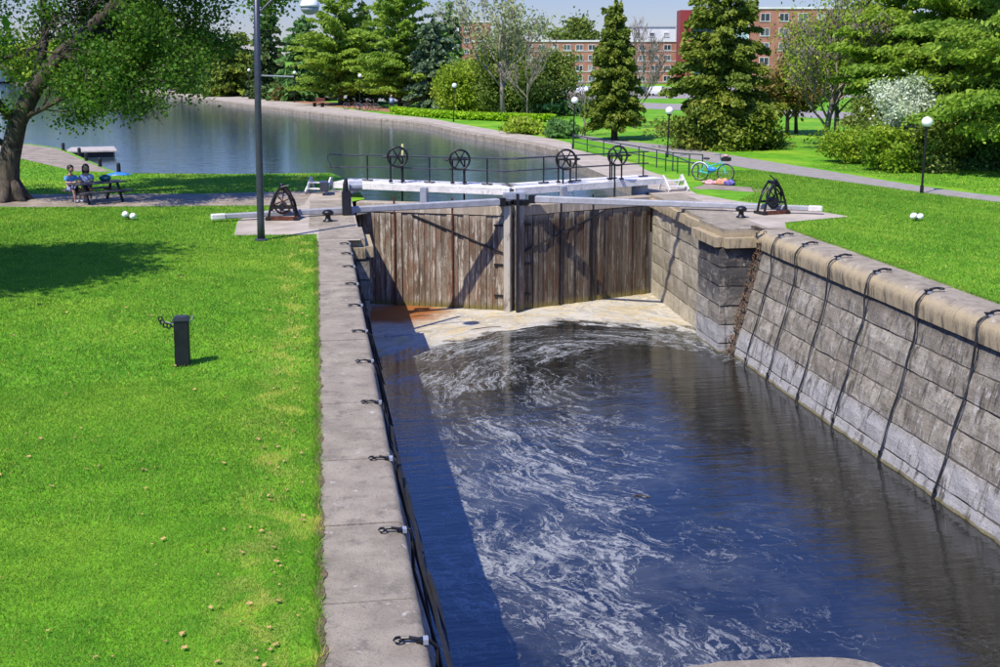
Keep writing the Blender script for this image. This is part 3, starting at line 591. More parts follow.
# ------------------------------------------------------------ crabs, snubbing posts, small ironwork
def crab(x_, y_, rz, label, wheelmat, lever):
    g = thing('gate_winch', label, 'winch', (x_, y_, 0), rz, 'iron gate winches on both banks'); g.scale = (.74, .74, .98)
    for sy in (-.28, .28):
        for sx in (-1, 1):
            bm = B(); tube(bm, [(sx * .62, sy, .03), (sx * .50, sy, .45), (sx * .30, sy, .85), (sx * .05, sy, 1.12)], [.06, .055, .05, .05], 6); obj('frame_leg', bm, 'iron', g)
        bm = B(); beam(bm, (-.48, sy, .42), (.48, sy, .42), .06, .07); obj('cross_bar', bm, 'iron', g)
    for sx in (-.62, .62):
        bm = B(); beam(bm, (sx, -.42, .05), (sx, .42, .05), .2, .1); obj('foot', bm, 'iron', g)
    bm = B(); beam(bm, (-.7, -.3, .07), (.7, -.3, .07), .12, .12); obj('base_beam', bm, 'iron_rust', g)
    bm = B(); tube(bm, [(.40 * math.cos(k * 2 * PI / 24), -.12, .62 + .40 * math.sin(k * 2 * PI / 24)) for k in range(24)], .04, 6, True)
    for k in range(6): tube(bm, [(0, -.12, .62), (.38 * math.cos(k * PI / 3 + .3), -.12, .62 + .38 * math.sin(k * PI / 3 + .3))], .025, 5)
    obj('gear_wheel', bm, wheelmat, g)
    bm = B(); tube(bm, [(.56 * math.cos(k * PI / 12), .12, .40 + .52 * math.sin(k * PI / 12)) for k in range(13)], .035, 6); obj('hoop', bm, 'iron', g)
    bm = B(); tube(bm, [(0, -.34, .45), (0, .34, .45)], .13, 12); tube(bm, [(0, -.36, 1.10), (0, .36, 1.10)], .06, 8); ball(bm, (0, -.2, 1.16), .10, 2); obj('drum', bm, 'iron', g)
    bm = B(); tube(bm, [(0, -.38, 1.12), lever], .025, 6); obj('crank_handle', bm, 'iron', g)
crab(-1.14, 38.15, R(-8), 'black iron gate winch with rusty wheel on the left bank', 'iron_rust', (.35, -.4, 1.18))
crab(15.31, 37.0, R(12), 'black iron gate winch with raised crank on the right bank', 'iron', (-.42, -.38, 1.38))
def snub(x_, y_, label):
    bm = B(); lathe(bm, [(.22, 0), (.22, .06), (.13, .10), (.11, .26), (.24, .33), (.25, .42), (.16, .50), (.05, .53)], 18); o = obj('snubbing_post', bm, 'iron', smooth=True, loc=(x_, y_, 0)); o.scale = (.75, .75, .75); tag(o, label, 'bollard', 'mooring bollards beside the gate')
snub(.31, 37.4, 'squat black mooring bollard on the left bank beside the gate'); snub(13.9, 36.2, 'squat black mooring bollard on the right bank beside the gate')
g = thing('anchor_post', 'dark square iron post at the left gate hinge beside the footbridge', 'post', (.95, 38.9, 0))
bm = B(); box(bm, (0, 0, .42), (.3, .4, .82), .05, .03); obj('casing', bm, 'black_plastic', g)
bm = B(); tube(bm, [(-.02, 0, .8), (-.02, 0, 1.05), (.0, 0, 1.25)], [.1, .09, .05], 8); obj('top_pin', bm, 'iron', g)
bm = B(); tube(bm, [(.1, .3, .95), (.55, .3, .95)], .17, 12); obj('hinge_collar', bm, 'grey_steel', g)
# hooks with hanging cables
def hook(bmm, x_, y_, side, z_=.02):
    box(bmm, (x_ + side * -.06, y_, z_ + .01), (.16, .10, .03)); tube(bmm, [(x_ + side * -.02, y_, z_ + .03), (x_ + side * .12, y_, z_ + .06), (x_ + side * .22, y_ + .02, z_ + .05)], .028, 6)
    tube(bmm, [(x_ + side * .26 + .06 * math.cos(a_), y_ + .06 * math.sin(a_), z_ + .04) for a_ in [k * PI / 4 for k in range(8)]], .022, 5, True)
posL = ['nearest the camera', 'second nearest', 'third nearest', 'fourth nearest', 'fifth nearest', 'sixth nearest', 'seventh nearest', 'eighth nearest', 'ninth nearest', 'farthest but one', 'farthest, beside the gate pier']
for i, y_ in enumerate([9.73, 12.22, 14.57, 17.1, 19.55, 21.8, 24.2, 26.6, 28.9, 30.9, 32.6]):
    g = thing('mooring_hook', 'black mooring hook on the left coping, ' + posL[i], 'hook', (.80, y_, 0), random.uniform(-.12, .12), 'mooring hooks along the left coping'); g.scale = (.66, .66, .66)
    bm = B(); hook(bm, 0, 0, -1); box(bm, (.08, .0, .035), (.10, .12, .04)); obj('shackle', bm, 'iron', g)
    bm = B(); box(bm, (.11, 0, .03), (.07, .13, .07)); obj('plate', bm, 'grey_steel', g)
    bm = B(); pts = [(.16, 0, .02), (.24, 0, -.12), (.30, 0, -.7), (.62, .02, -2.2), (.95, 0, -3.8), (1.35, 0, -5.6)]; tube(bm, [(a + .05 * math.sin(k * 2.1 + i), b + .06 * math.sin(k + i), c_) for k, (a, b, c_) in enumerate(pts)], .03, 6); obj('cable', bm, 'rubber', g)
posR = ['farthest, beside the chain ladder', 'second farthest', 'third farthest', 'fourth farthest', 'fifth farthest', 'sixth farthest, at the right edge']
for i, y_ in enumerate([32.1, 30.4, 28.3, 26.15, 23.7, 21.3]):
    g = thing('mooring_cable', 'black drop cable hooked over the right lock wall, ' + posR[i], 'cable', (13.62, y_, 0), 0, 'drop cables along the right wall')
    bm = B(); hook(bm, .03, 0, 1, .03); obj('hook', bm, 'iron', g); bm = B(); box(bm, (-.02, 0, .0), (.10, .12, .05)); obj('plate', bm, 'grey_steel', g)
    for k2 in range(2):
        bm = B(); pts = [(.0, 0, .03), (-.17, 0, -.06), (-.28, 0, -.25), (-.30, 0, -.62)]; zz = [-1.1, -1.6, -2.2, -2.8, -3.4, -3.95]
        pts += [(-(13.62 - 12.62 - bt(z_)) - .06, 0, z_) for z_ in zz]; tube(bm, [(a - .01, b + (k2 - .5) * .05 * math.sin(1 + k * .7 + i) + .03 * math.sin(k * 1.3 + i * 2), c_) for k, (a, b, c_) in enumerate(smooth_line(pts, 2))],   .017 if k2 == 0 else .012, 6); obj('cable', bm, 'rubber', g)
    bm = B(); box(bm, (-1.02, 0, -3.72), (.05, .06, .10)); obj('end_clip', bm, 'iron', g)
# slack hoses along the left wall
for k in range(2):
    bm = B(); pts = [(.93 + .05 * k + .16 * (1 - (y_ - 9) / 9) * (1 if y_ < 17 else 0) + .02 * math.sin(y_ * 3 + k), y_, -.08 - .10 * k - .2 * abs(math.sin((y_ + k) * 1.27))) for y_ in np.linspace(8.6, 17.0, 30)]
    tag(obj('slack_cable', tube(bm, pts, .028, 6), 'rubber'), ('upper' if k == 0 else 'lower') + ' of two slack black cables hanging along the left coping edge', 'cable', 'slack cables on the left wall')
# rusty chain ladder
g = thing('chain_ladder', 'rusty chain ladder hanging down the corner of the right wall', 'ladder', (13.35, 33.38, 0))
for sy in (-.17, .17):
    for k in range(34):
        z_ = -.05 - k * .115; x_ = -(13.35 - 12.62 - max(0, bt(min(z_, -.6)))) - .09 + (.1 if z_ > -.3 else 0); bm = B()
        cx, cy, rr_ = x_ + random.uniform(-.03, .03), sy + random.uniform(-.05, .05), .048
        a0 = random.uniform(0, 3); tube(bm, [(cx + rr_ * math.cos(a_) * math.cos(a0), cy + rr_ * math.cos(a_) * math.sin(a0), z_ + rr_ * 1.3 * math.sin(a_)) for a_ in [j * PI / 3 for j in range(6)]], .014, 4, True)
        obj('chain_link', bm, 'chain_rust', g)
for k in range(11):
    z_ = -.4 - k * .33; x_ = -(13.35 - 12.62 - bt(min(z_, -.6))) - .10; bm = B(); tube(bm, [(x_, -.22, z_ + random.uniform(-.05, .05)), (x_ - .03, 0, z_), (x_, .22, z_ + random.uniform(-.05, .05))], .022, 6); obj('rung', bm, 'chain_rust', g)
bm = B(); tube(bm, [(.05, -.2, .06), (-.1, -.1, .12), (-.12, .1, .1), (.05, .25, .06)], .05, 6); obj('top_bar', bm, 'bark', g)
# black bollard on the lawn with chain
g = thing('pedestal_box', 'black square pedestal on the lawn with a short chain on its left', 'pedestal', (-2.36, 19.93, 0))
bm = B(); box(bm, (0, 0, .38), (.25, .24, .78), .03, .015); obj('body', bm, 'black_plastic', g)
bm = B(); box(bm, (0, 0, .80), (.29, .27, .07), .03, .025); beam(bm, (-.10, 0, .845), (.10, 0, .845), .16, .02); obj('cap', bm, 'pole_paint', g)
bm = B(); pts = [(-.14, -.05, .72), (-.20, -.08, .70), (-.26, -.08, .72), (-.31, -.06, .77), (-.34, -.05, .82)]
for i, p_ in enumerate(pts): tube(bm, [(p_[0] + .035 * math.cos(a_), p_[1], p_[2] + .045 * math.sin(a_)) for a_ in [j * PI / 3 for j in range(6)]], .014, 5, True)
obj('chain', bm, 'iron', g)
bm = B(); tube(bm, [(-.10, -.05, .72), (-.32, -.06, .78)], .012, 5); tube(bm, [(.14, 0, .72), (.18, 0, .78), (.19, 0, .86)], .01, 5); obj('bracket', bm, 'grey_steel', g)
# ground lights
def glight(x_, y_, rz, label):
    g = thing('ground_floodlight', label, 'floodlight', (x_, y_, 0), rz, 'twin ground floodlights'); g.scale = (.72, .72, .72)
    bm = B(); tube(bm, [(0, 0, 0), (0, 0, .12)], .03, 6); tube(bm, [(-.2, .1, .12), (.15, -.1, .12)], .03, 6); obj('stem', bm, 'iron', g)
    for sx, sy, dz in ((-.2, .12, .06), (.17, -.1, .0)):
        bm = B(); d_ = Vector((.5, -.6, .35)).normalized(); c_ = Vector((sx, sy, .16 + dz)); tube(bm, [c_ - d_ * .13, c_ - d_ * .02, c_ + d_ * .10], [.06, .13, .14], 12); ball(bm, c_ + d_ * .09, .125, 2); obj('lamp_head', bm, 'globe', g, True)
glight(-6.15, 38.9, .0, 'pair of small white floodlights on the left lawn'); glight(19.28, 34.6, .9, 'pair of small white floodlights on the right lawn')

# ------------------------------------------------------------ lamps, street lamp, railings
def globe_lamp(x_, y_, h, label, lean=0):
    g = thing('globe_lamp', label, 'lamp post', (x_, y_, 0), 0, 'globe lamps round the pool')
    bm = B(); tube(bm, [(0, 0, -.1), (0, 0, .3), (0, 0, .31), (0, 0, h - .3)], [.075, .07, .045, .04], 10); obj('pole', bm, 'iron', g)
    bm = B(); lathe(bm, [(.05, h - .34), (.12, h - .30), (.13, h - .24), (.08, h - .22)], 14); obj('collar', bm, 'iron', g)
    bm = B(); ball(bm, (0, 0, h - .05), .21, 3); obj('globe', bm, 'globe', g, True); g.rotation_euler[1] = lean; return g
for a in [(-15.07, 173, 4.3, 'white globe lamp farthest off, small against dark bushes at the far left'), (-8.87, 159, 3.9, 'white globe lamp seen just left of the tall street lamp pole'), (-2.6, 145, 3.7, 'white globe lamp beside the orange shrub across the water'),
          (4.6, 124, 3.6, 'white globe lamp under the pale green pines by the quay'), (11.6, 98, 3.1, 'white globe lamp standing in front of the yellow green bushes'), (14.93, 66.3, 2.9, 'white globe lamp at the far end of the green railing'),
          (18.71, 59.9, 2.55, 'white globe lamp where the footpath meets the end of the railing'), (23.52, 41.9, 2.85, 'tall white globe lamp by the footpath at the right')]: globe_lamp(*a, lean=.03)
g = thing('street_lamp', 'tall dark street lamp pole on the left lawn edge with curved arm', 'street lamp', (-1.66, 33.85, 0))
bm = B(); tube(bm, [(0, 0, 0), (0, 0, .5), (.02, 0, 4), (.10, 0, 9.0)], [.115, .105, .095, .08], 14); obj('pole', bm, 'pole_paint', g, True)
bm = B(); lathe(bm, [(.2, -.01), (.2, .02), (.14, .05)], 16); obj('base_plate', bm, 'pole_paint', g)
bm = B(); tube(bm, smooth_line([(.07, 0, 6.45), (.38, 0, 6.78), (.75, 0, 7.08), (1.2, 0, 7.15), (1.5, 0, 7.05)], 4), .035, 8); obj('arm', bm, 'pole_paint', g)
bm = B(); lathe(bm, [(.08, .30), (.20, .22), (.28, .06), (.28, 0)], 18, (1.55, 0, 6.70)); obj('lamp_hood', bm, 'globe', g, True)  # sun-bright top of the lamp is put into the hood's white colour
bm = B(); lathe(bm, [(.26, 0), (.25, -.08), (.18, -.17), (.06, -.21)], 18, (1.55, 0, 6.69)); obj('lamp_glass', bm, 'grey_steel', g, True)
bm = B(); tube(bm, [(.05, 0, 4.76), (1.05, 0, 4.72)], .022, 6); obj('banner_arm', bm, 'grey_steel', g)
g = thing('railing', 'dark green metal railing along the edge of the right quay', 'railing')
rp = [(14.95, 66.2), (15.15, 63.6), (15.45, 61), (15.75, 58.6), (16.1, 56.3), (16.4, 54.2), (16.65, 52.4), (17.2, 51.6), (17.7, 51.2)]
for x_, y_ in rp: obj('post', tube(B(), [(x_, y_, -.02), (x_, y_, .85)], .03, 6), 'green_rail', g)
for z_ in (.85, .45): obj('rail', tube(B(), [(x_, y_, z_) for x_, y_ in rp], .03, 6), 'green_rail', g)
g = thing('railing', 'short sloping green railing running down to the bicycle', 'railing')
rq = [(17.75, 51.1, .85), (17.6, 50.1, .72), (17.5, 49.2, .6), (17.4, 48.3, .52)]
rq = [(16.3, 52.4, .85), (16.5, 51.2, .74), (16.65, 50.0, .62), (16.75, 49.0, .55)]
for x_, y_, z_ in rq: obj('post', tube(B(), [(x_, y_, -.02), (x_, y_, z_)], .03, 6), 'green_rail', g)
obj('rail', tube(B(), rq, .03, 6), 'green_rail', g)

# ------------------------------------------------------------ left bank: dock, pilings, blue boat end, picnic table, people
g = thing('dock', 'flat wooden dock floating beside the left shore', 'dock', (-13.2, 71.2, 0), R(8))
for k in range(10):
    bm = B(); box(bm, (0, -1.55 + k * .345, -.06), (2.9 - .05 * k, .33, .08)); obj('deck_plank', bm, 'dock_wood', g)
bm = B(); box(bm, (0, 0, -.28), (2.5, 3.1, .3)); obj('float', bm, 'black_plastic', g)
for i, (x_, y_) in enumerate([(-14.6, 70.2), (-12.9, 66.0), (-11.9, 62.6), (-10.6, 59.1), (-9.2, 55.9)]):
    tag(obj('mooring_post', lathe(B(), [(.095, -1), (.095, .36), (.07, .42), (.02, .44)], 10), 'black_plastic', loc=(x_, y_, 0)), 'dark mooring post on the left shore, ' + ['beside the dock', 'second from the dock', 'third from the dock', 'fourth from the dock', 'nearest, behind the picnic table'][i], 'post', 'mooring posts on the left shore')
bm = B()
rings = [[bm.verts.new((x_, w_ * math.cos(a_), .05 + h_ * math.sin(a_))) for a_ in [j * PI / 6 for j in range(7)]] for x_, w_, h_ in ((-.55, .05, .05), (-.4, .2, .14), (0, .3, .2), (.45, .2, .14), (.65, .04, .05))]
for A_, B_ in zip(rings, rings[1:]):
    for k in range(6): bm.faces.new((A_[k], B_[k], B_[k + 1], A_[k + 1]))
tag(obj('blue_tarp', bm, 'blue_plastic', smooth=True, loc=(-9.0, 54.5, -.12)), 'bright blue cover lying at the waterline behind the picnic table', 'cover')
A_ = R(36); g = thing('picnic_table', 'dark picnic table under the big tree by the water', 'picnic table', (-8.05, 44.2, 0), A_)
for k in range(5): obj('top_board', box(B(), (0, -.3 + k * .15, .70), (1.95, .14, .045)), 'table_wood', g)
for sy in (-.72, .72):
    for k in range(2): obj('seat_board', box(B(), (0, sy + (k - .5) * .14, .42), (1.95, .13, .045)), 'table_wood', g)
for sx in (-.65, .65):
    for sy in (-1, 1): obj('leg', beam(B(), (sx, sy * .25, .68), (sx, sy * .62, 0), .07, .09), 'iron', g)
    obj('brace', beam(B(), (sx, -.8, .38), (sx, .8, .38), .06, .08), 'iron', g)
def skinned(name, pts, edges, rads, mat, parent, sub=1):
    me = bpy.data.meshes.new(name); me.from_pydata(pts, edges, []); me.materials.append(M[mat]); o = link(name, me, parent)
    m_ = o.modifiers.new('skin', 'SKIN'); m_.use_smooth_shade = True
    for v_, r_ in zip(me.skin_vertices[0].data, rads): v_.radius = (r_, r_)
    me.skin_vertices[0].data[0].use_root = True
    o.modifiers.new('sub', 'SUBSURF').levels = sub; o.modifiers['sub'].render_levels = sub; return o
def sitter(loc, rz, label, shirt, hair_long, reach, bag=False):
    """sits facing local -y"""
    g = thing('person', label, 'person', loc, rz); s = .9; g.scale = (1.12, 1.12, 1.06)
    P_ = [(0, 0, .52), (0, -.02, .72), (0, -.05, .95), (0, -.07, 1.07), (0, -.09, 1.16)]
    E_ = [(0, 1), (1, 2), (2, 3), (3, 4)]; r_ = [.13, .12, .13, .055, .05]
    def chain(start, pts, rr_):
        i = start
        for q_, c_ in zip(pts, rr_): P_.append(q_); r_.append(c_); E_.append((i, len(P_) - 1)); i = len(P_) - 1
    for sx in (-1, 1):
        chain(0, [(sx * .09, -.10, .50), (sx * .12, -.42, .50), (sx * .11, -.46, .25), (sx * .11, -.44, .08), (sx * .12, -.60, .04)], [.085, .062, .05, .035, .035])
        chain(2, [(sx * .18, -.06, .97), (sx * .23, -.16, .76), (sx * .12 + reach * .05, -.42, .78), (sx * .08 + reach * .08, -.52, .79)], [.055, .042, .034, .03])
    P_ = [(a * s, b * s, c_ * s) for a, b, c_ in P_]; r_ = [q_ * s for q_ in r_]
    skinned('body', P_, E_, r_, 'skin', g, 2)
    skinned('shirt', [(a * s, b * s, c_ * s) for a, b, c_ in [(0, .0, .55), (0, -.02, .74), (0, -.05, .96), (.19, -.07, .96), (.235, -.14, .82), (-.19, -.07, .96), (-.235, -.14, .82)]], [(0, 1), (1, 2), (2, 3), (3, 4), (2, 5), (5, 6)], [.15 * s, .145 * s, .145 * s, .075 * s, .07 * s, .075 * s, .07 * s], shirt, g, 2)
    skinned('shorts', [(a * s, b * s, c_ * s) for a, b, c_ in [(0, 0, .50), (.10, -.12, .50), (.125, -.36, .50), (-.10, -.12, .50), (-.125, -.36, .50)]], [(0, 1), (1, 2), (0, 3), (3, 4)], [.15 * s, .10 * s, .085 * s, .10 * s, .085 * s], 'shorts' if not hair_long else 'dark_cloth', g, 2)
    hd = (0, -.11 * s, 1.27 * s); bm = B(); ball(bm, hd, .105, 3, (.86, 1, 1.15)); ball(bm, (0, hd[1] - .105, hd[2] - .01), .022, 1); ball(bm, (.09, hd[1], hd[2]), .025, 1); ball(bm, (-.09, hd[1], hd[2]), .025, 1)
    h_ = obj('head', bm, 'skin', g, True)
    bm = B(); ball(bm, (0, hd[1] + .025, hd[2] + .035), .118, 3, (.93, .98, 1.02))
    if hair_long: tube(bm, [(0, hd[1] + .05, hd[2] + .05), (0, hd[1] + .10, hd[2] - .12), (0, hd[1] + .11, hd[2] - .32)], [.12, .125, .07], 12)
    obj('hair', bm, 'hair', h_, True)
    for sx in (-1, 1):
        bm = B(); ball(bm, (sx * .035, hd[1] - .09, hd[2] + .01), .012, 1); obj('eye', bm, 'dark_cloth', h_)
        bm = B(); ball(bm, (sx * .11 * s, -.54 * s, .05), .065, 2, (.8, 1.6, .75)); obj('shoe', bm, 'shoe', g, True)
    return g
def tl(x_, y_): c_, s_ = math.cos(A_), math.sin(A_); return (-8.05 + x_ * c_ - y_ * s_, 44.2 + x_ * s_ + y_ * c_, 0)
sitter(tl(-.72, .74), A_ + R(8), 'person in a sky blue t-shirt sitting on the picnic bench, left of the two', 'shirt_blue', False, .5)
sitter(tl(-.10, .72), A_ - R(20), 'person with long dark hair and pale patterned top on the picnic bench', 'shirt_pale', True, -.5)
bm = B(); ball(bm, (0, 0, .12), .17, 3, (1.3, .8, .75)); tag(obj('backpack', bm, 'cloth_teal', smooth=True, loc=(*tl(.35, .1)[:2], .72)), 'dark teal bag lying on top of the picnic table', 'bag')
# small far figures, bicycles and bench on the far quay
def bicycle(loc, rz, label, framemat, full=True, sc=1.0, group=None, name='bicycle'):
    g = thing(name, label, 'bicycle', loc, rz, group); g.scale = (sc, sc, sc); r_ = .34
    for cx in (0, 1.06):
        bm = B(); tube(bm, [(cx + r_ * math.cos(k * PI / 12), 0, r_ + r_ * math.sin(k * PI / 12)) for k in range(24)], .024, 5, True); wv = obj('wheel', bm, 'rubber', g)
        bm = B(); tube(bm, [(cx + .31 * math.cos(k * PI / 12), 0, r_ + .31 * math.sin(k * PI / 12)) for k in range(24)], .012, 4, True)
        for k in range(10): tube(bm, [(cx, 0, r_), (cx + .31 * math.cos(k * PI / 5), 0, r_ + .31 * math.sin(k * PI / 5))], .005, 3)
        obj('rim', bm, 'chrome', wv)
    bm = B()
    for a, b in [((0, 0, r_), (.40, 0, .28)), ((.40, 0, .28), (.28, 0, .78)), ((0, 0, r_), (.30, 0, .70)), ((.40, 0, .28), (.88, 0, .62)), ((.30, 0, .55), (.86, 0, .72)), ((.84, 0, .82), (1.06, 0, r_))]: tube(bm, [a, b], .022, 6)
    obj('frame', bm, framemat, g)
    obj('saddle', ball(B(), (.25, 0, .86), .12, 2, (1.2, .7, .4)), 'black_plastic', g, True)
    bm = B(); tube(bm, [(.70, -.27, 1.03), (.82, -.12, 1.05), (.82, .12, 1.05), (.70, .27, 1.03)], .018, 6); tube(bm, [(.84, 0, .8), (.82, 0, 1.05)], .018, 6); obj('handlebar', bm, 'chrome', g)
    if full:
        obj('fender', tube(B(), [(.37 * math.cos(a_), 0, r_ + .37 * math.sin(a_)) for a_ in np.linspace(.4, 2.9, 10)], .03, 5), 'shoe', g)
        bm = B(); prism(bm, [(.92, -.15), (1.2, -.17), (1.2, .17), (.92, .15)], .80, .94); obj('basket', bm, 'black_plastic', g)
        bm = B(); ball(bm, (1.05, 0, 1.0), .12, 2, (1, 1, .5)); obj('load', bm, 'cloth_pink', g, True)
        bm = B(); ball(bm, (.5, -.06, .45), .14, 2, (1.4, .5, .8)); obj('frame_bag', bm, 'blue_plastic', g, True)
    return g
bicycle((16.5, 48.0, 0), R(-43), 'turquoise bicycle with black front basket standing on the grass', 'teal_paint', True, 1.12)
g = thing('blanket', 'crumpled pink and orange blanket on the grass beside the turquoise bicycle', 'blanket', (16.65, 46.35, 0), R(-40))
def lump(name, mat, c_, s_, parent):
    bm = B(); ball(bm, c_, 1, 3, s_)
    for v in bm.verts: v.co += Vector((math.sin(v.co.y * 19) * .03, math.sin(v.co.x * 23) * .03, math.sin(v.co.x * 17 + v.co.y * 13) * .035)); v.co.z = max(v.co.z, .0)
    return obj(name, bm, mat, parent, True)
lump('fold', 'cloth_pink', (-.25, 0, .03), (.35, .28, .14), g); lump('fold', 'cloth_orange', (.25, .05, .06), (.28, .25, .2), g)
o = lump('bag', 'cloth_purple', (0, 0, .08), (.26, .16, .14), None); o.location = (17.05, 45.85, 0); tag(o, 'small purple bag beside the crumpled blanket', 'bag')
for i, (x_, y_, rz) in enumerate([(3.2, 123.6, .2), (4.4, 121.6, -.5), (5.0, 120.0, -.2)]):
    bicycle((x_, y_, 0), rz, ['dark bicycle parked under the pines on the far quay, left of three', 'dark bicycle parked under the pines on the far quay, middle of three', 'dark bicycle parked under the pines on the far quay, right of three'][i], 'iron_rust', False, 1.1, 'bicycles parked on the far quay')
g = thing('bench', 'dark park bench under the pines on the far quay', 'bench', (.3, 131, 0), R(-55))
obj('seat', box(B(), (0, 0, .45), (1.8, .45, .07)), 'iron_rust', g); obj('backrest', box(B(), (0, .25, .8), (1.8, .07, .4)), 'iron_rust', g)
for sx in (-.75, .75): obj('leg', box(B(), (sx, 0, .21), (.1, .4, .42)), 'iron', g)
g = thing('person', 'distant person in dark clothes standing on the far quay by the hedge', 'person', (7.4, 114.6, 0), R(-20))
skinned('body', [(0, 0, .95), (0, 0, 1.2), (0, 0, 1.42), (0, 0, 1.55), (.11, 0, .9), (.14, -.05, .5), (.15, 0, .08), (-.11, 0, .9), (-.15, .08, .5), (-.16, .12, .08), (.2, 0, 1.4), (.26, -.05, 1.1), (.24, -.15, .88), (-.2, 0, 1.4), (-.26, .0, 1.1), (-.26, -.1, .88)], [(0, 1), (1, 2), (2, 3), (0, 4), (4, 5), (5, 6), (0, 7), (7, 8), (8, 9), (2, 10), (10, 11), (11, 12), (2, 13), (13, 14), (14, 15)], [.14, .13, .15, .06, .1, .07, .06, .1, .07, .06, .07, .05, .04, .07, .05, .04], 'dark_cloth', g, 1)
obj('head', ball(B(), (0, 0, 1.68), .12, 2, (.9, 1, 1.1)), 'skin', g, True); obj('shirt', tube(B(), [(0, 0, .98), (0, 0, 1.45)], [.19, .2], 10), 'shirt_pale', g, True)

# ------------------------------------------------------------ trees
def leaf_mesh(name, cen, size, mat, parent, vcol, up=None, droop=None, aspect=1.6, flat=0.):
    """one quad per leaf clump; cen Nx3, size N, vcol N; flat 0..1 pulls the leaf planes towards horizontal"""
    n = len(cen); a = rng.normal(size=(n, 3)); 
    if droop is not None: a = droop + a * .45
    a[:, 2] *= (1 - flat); a /= np.linalg.norm(a, axis=1)[:, None] + 1e-9
    b = rng.normal(size=(n, 3)); b[:, 2] *= (1 - flat); b -= a * (a * b).sum(1)[:, None]; b /= np.linalg.norm(b, axis=1)[:, None] + 1e-9
    sa = a * (size * aspect / 2)[:, None]; sb = b * (size / 2)[:, None]
    v = np.empty((n, 4, 3)); v[:, 0] = cen - sa; v[:, 1] = cen + sb * .9 + sa * .05; v[:, 2] = cen + sa; v[:, 3] = cen - sb * .9 + sa * .05
    me = bpy.data.meshes.new(name); me.vertices.add(n * 4); me.vertices.foreach_set('co', v.ravel().astype('f'))
    me.loops.add(n * 4); me.loops.foreach_set('vertex_index', np.arange(n * 4, dtype='i')); me.polygons.add(n)
    me.polygons.foreach_set('loop_start', np.arange(0, n * 4, 4, dtype='i')); me.update()
    at = me.attributes.new('v', 'FLOAT', 'FACE'); at.data.foreach_set('value', np.clip(vcol, 0, 1).astype('f'))
    me.materials.append(M[mat]); return link(name, me, parent)
def limbs(name, paths, mat, parent, n=6):
    bm = B()
    for pts, r_ in paths: tube(bm, pts, r_, n)
    return obj(name, bm, mat, parent, True)
def conifer(x_, y_, h, r_, name, label, mat='spruce', bark='bark', n=9000, base=.08, droop=-.25, leaf=.34, whorls=26, per=8, power=.85, group=None, gap=.0, skew=.25):
    g = thing(name, label, 'tree', (x_, y_, 0), 0, group); paths = [([(0, 0, -.2), (0, 0, h * .4), (.05, 0, h * .98)], [h * .018 + .08, h * .012 + .04, .02])]
    cs, vc, dr = [], [], []; tot = 0; items = []
    for k in range(whorls):
        t_ = min(.985, max(0, (k + rng.random() * .6) / whorls)); z = h * (base + (1 - base) * t_); R_ = r_ * (1 - t_) ** power * (1 if t_ > .06 else .8) + .12
        for j in range(max(4, int(per * (1 - t_ * .5)))):
            a = rng.random() * 2 * PI; L = R_ * (1 - skew + skew * 2 * rng.random() ** .8); 
            if rng.random() < gap: continue
            tj = min(.985, max(0., t_ + rng.normal() * 1.1 / whorls)); items.append((a, L, h * (base + (1 - base) * tj), tj))
    W = np.array([it[1] ** 1.5 for it in items]); W = W / W.sum()
    for (a, L, z, t_), w_ in zip(items, W):
        dv = np.array([math.cos(a), math.sin(a), 0]); tip = dv * L + np.array([0, 0, z + L * (droop + .45 * t_)])
        if L > r_ * .35: paths.append(([(0, 0, z), tuple(tip * .55 + np.array([0, 0, z]) * .45 + np.array([0, 0, .05 * L])), tuple(tip)], [.05, .03, .01]))
        m_ = max(4, int(n * w_)); u = rng.random(m_) ** .6; p_ = np.array([0, 0, z]) + u[:, None] * (tip - np.array([0, 0, z])); p_[:, 2] += np.sin(u * PI) * .08 * L
        side = np.array([-dv[1], dv[0], 0]); wd = (.30 * L * (1 - u * .75)) * rng.normal(size=m_) * .6; p_ += side * wd[:, None]; p_[:, 2] += rng.normal(size=m_) * .09 - np.abs(wd) * .25
        cs.append(p_); tone = rng.random() * .5; vc.append(tone + .15 + .35 * u * rng.random(m_)); dr.append(np.repeat((dv * .8 + np.array([0, 0, -.35]))[None], m_, 0))
    cs = np.concatenate(cs); vc = np.concatenate(vc); dr = np.concatenate(dr); sz = leaf * (.6 + .8 * rng.random(len(cs)))
    limbs('trunk', paths, bark, g, 5); leaf_mesh('crown', cs, sz, mat, g, vc, droop=dr, aspect=1.9); return g
def crown_pts(c, rad, n, clumps, spread=.32, low=-1.):
    cc = rng.normal(size=(clumps, 3)); cc /= np.linalg.norm(cc, axis=1)[:, None]; cc *= (rng.random(clumps) ** .45)[:, None]
    cc = cc[cc[:, 2] > low]; idx = rng.integers(0, len(cc), n); s_ = spread * (.5 + rng.random(len(cc)))
    p_ = cc[idx] + rng.normal(size=(n, 3)) * s_[idx][:, None] * np.array([1, 1, .7]) * .6; tone = rng.random(len(cc)) * .6
    return p_ * np.array(rad) + np.array(c), tone[idx] + .4 * rng.random(n)
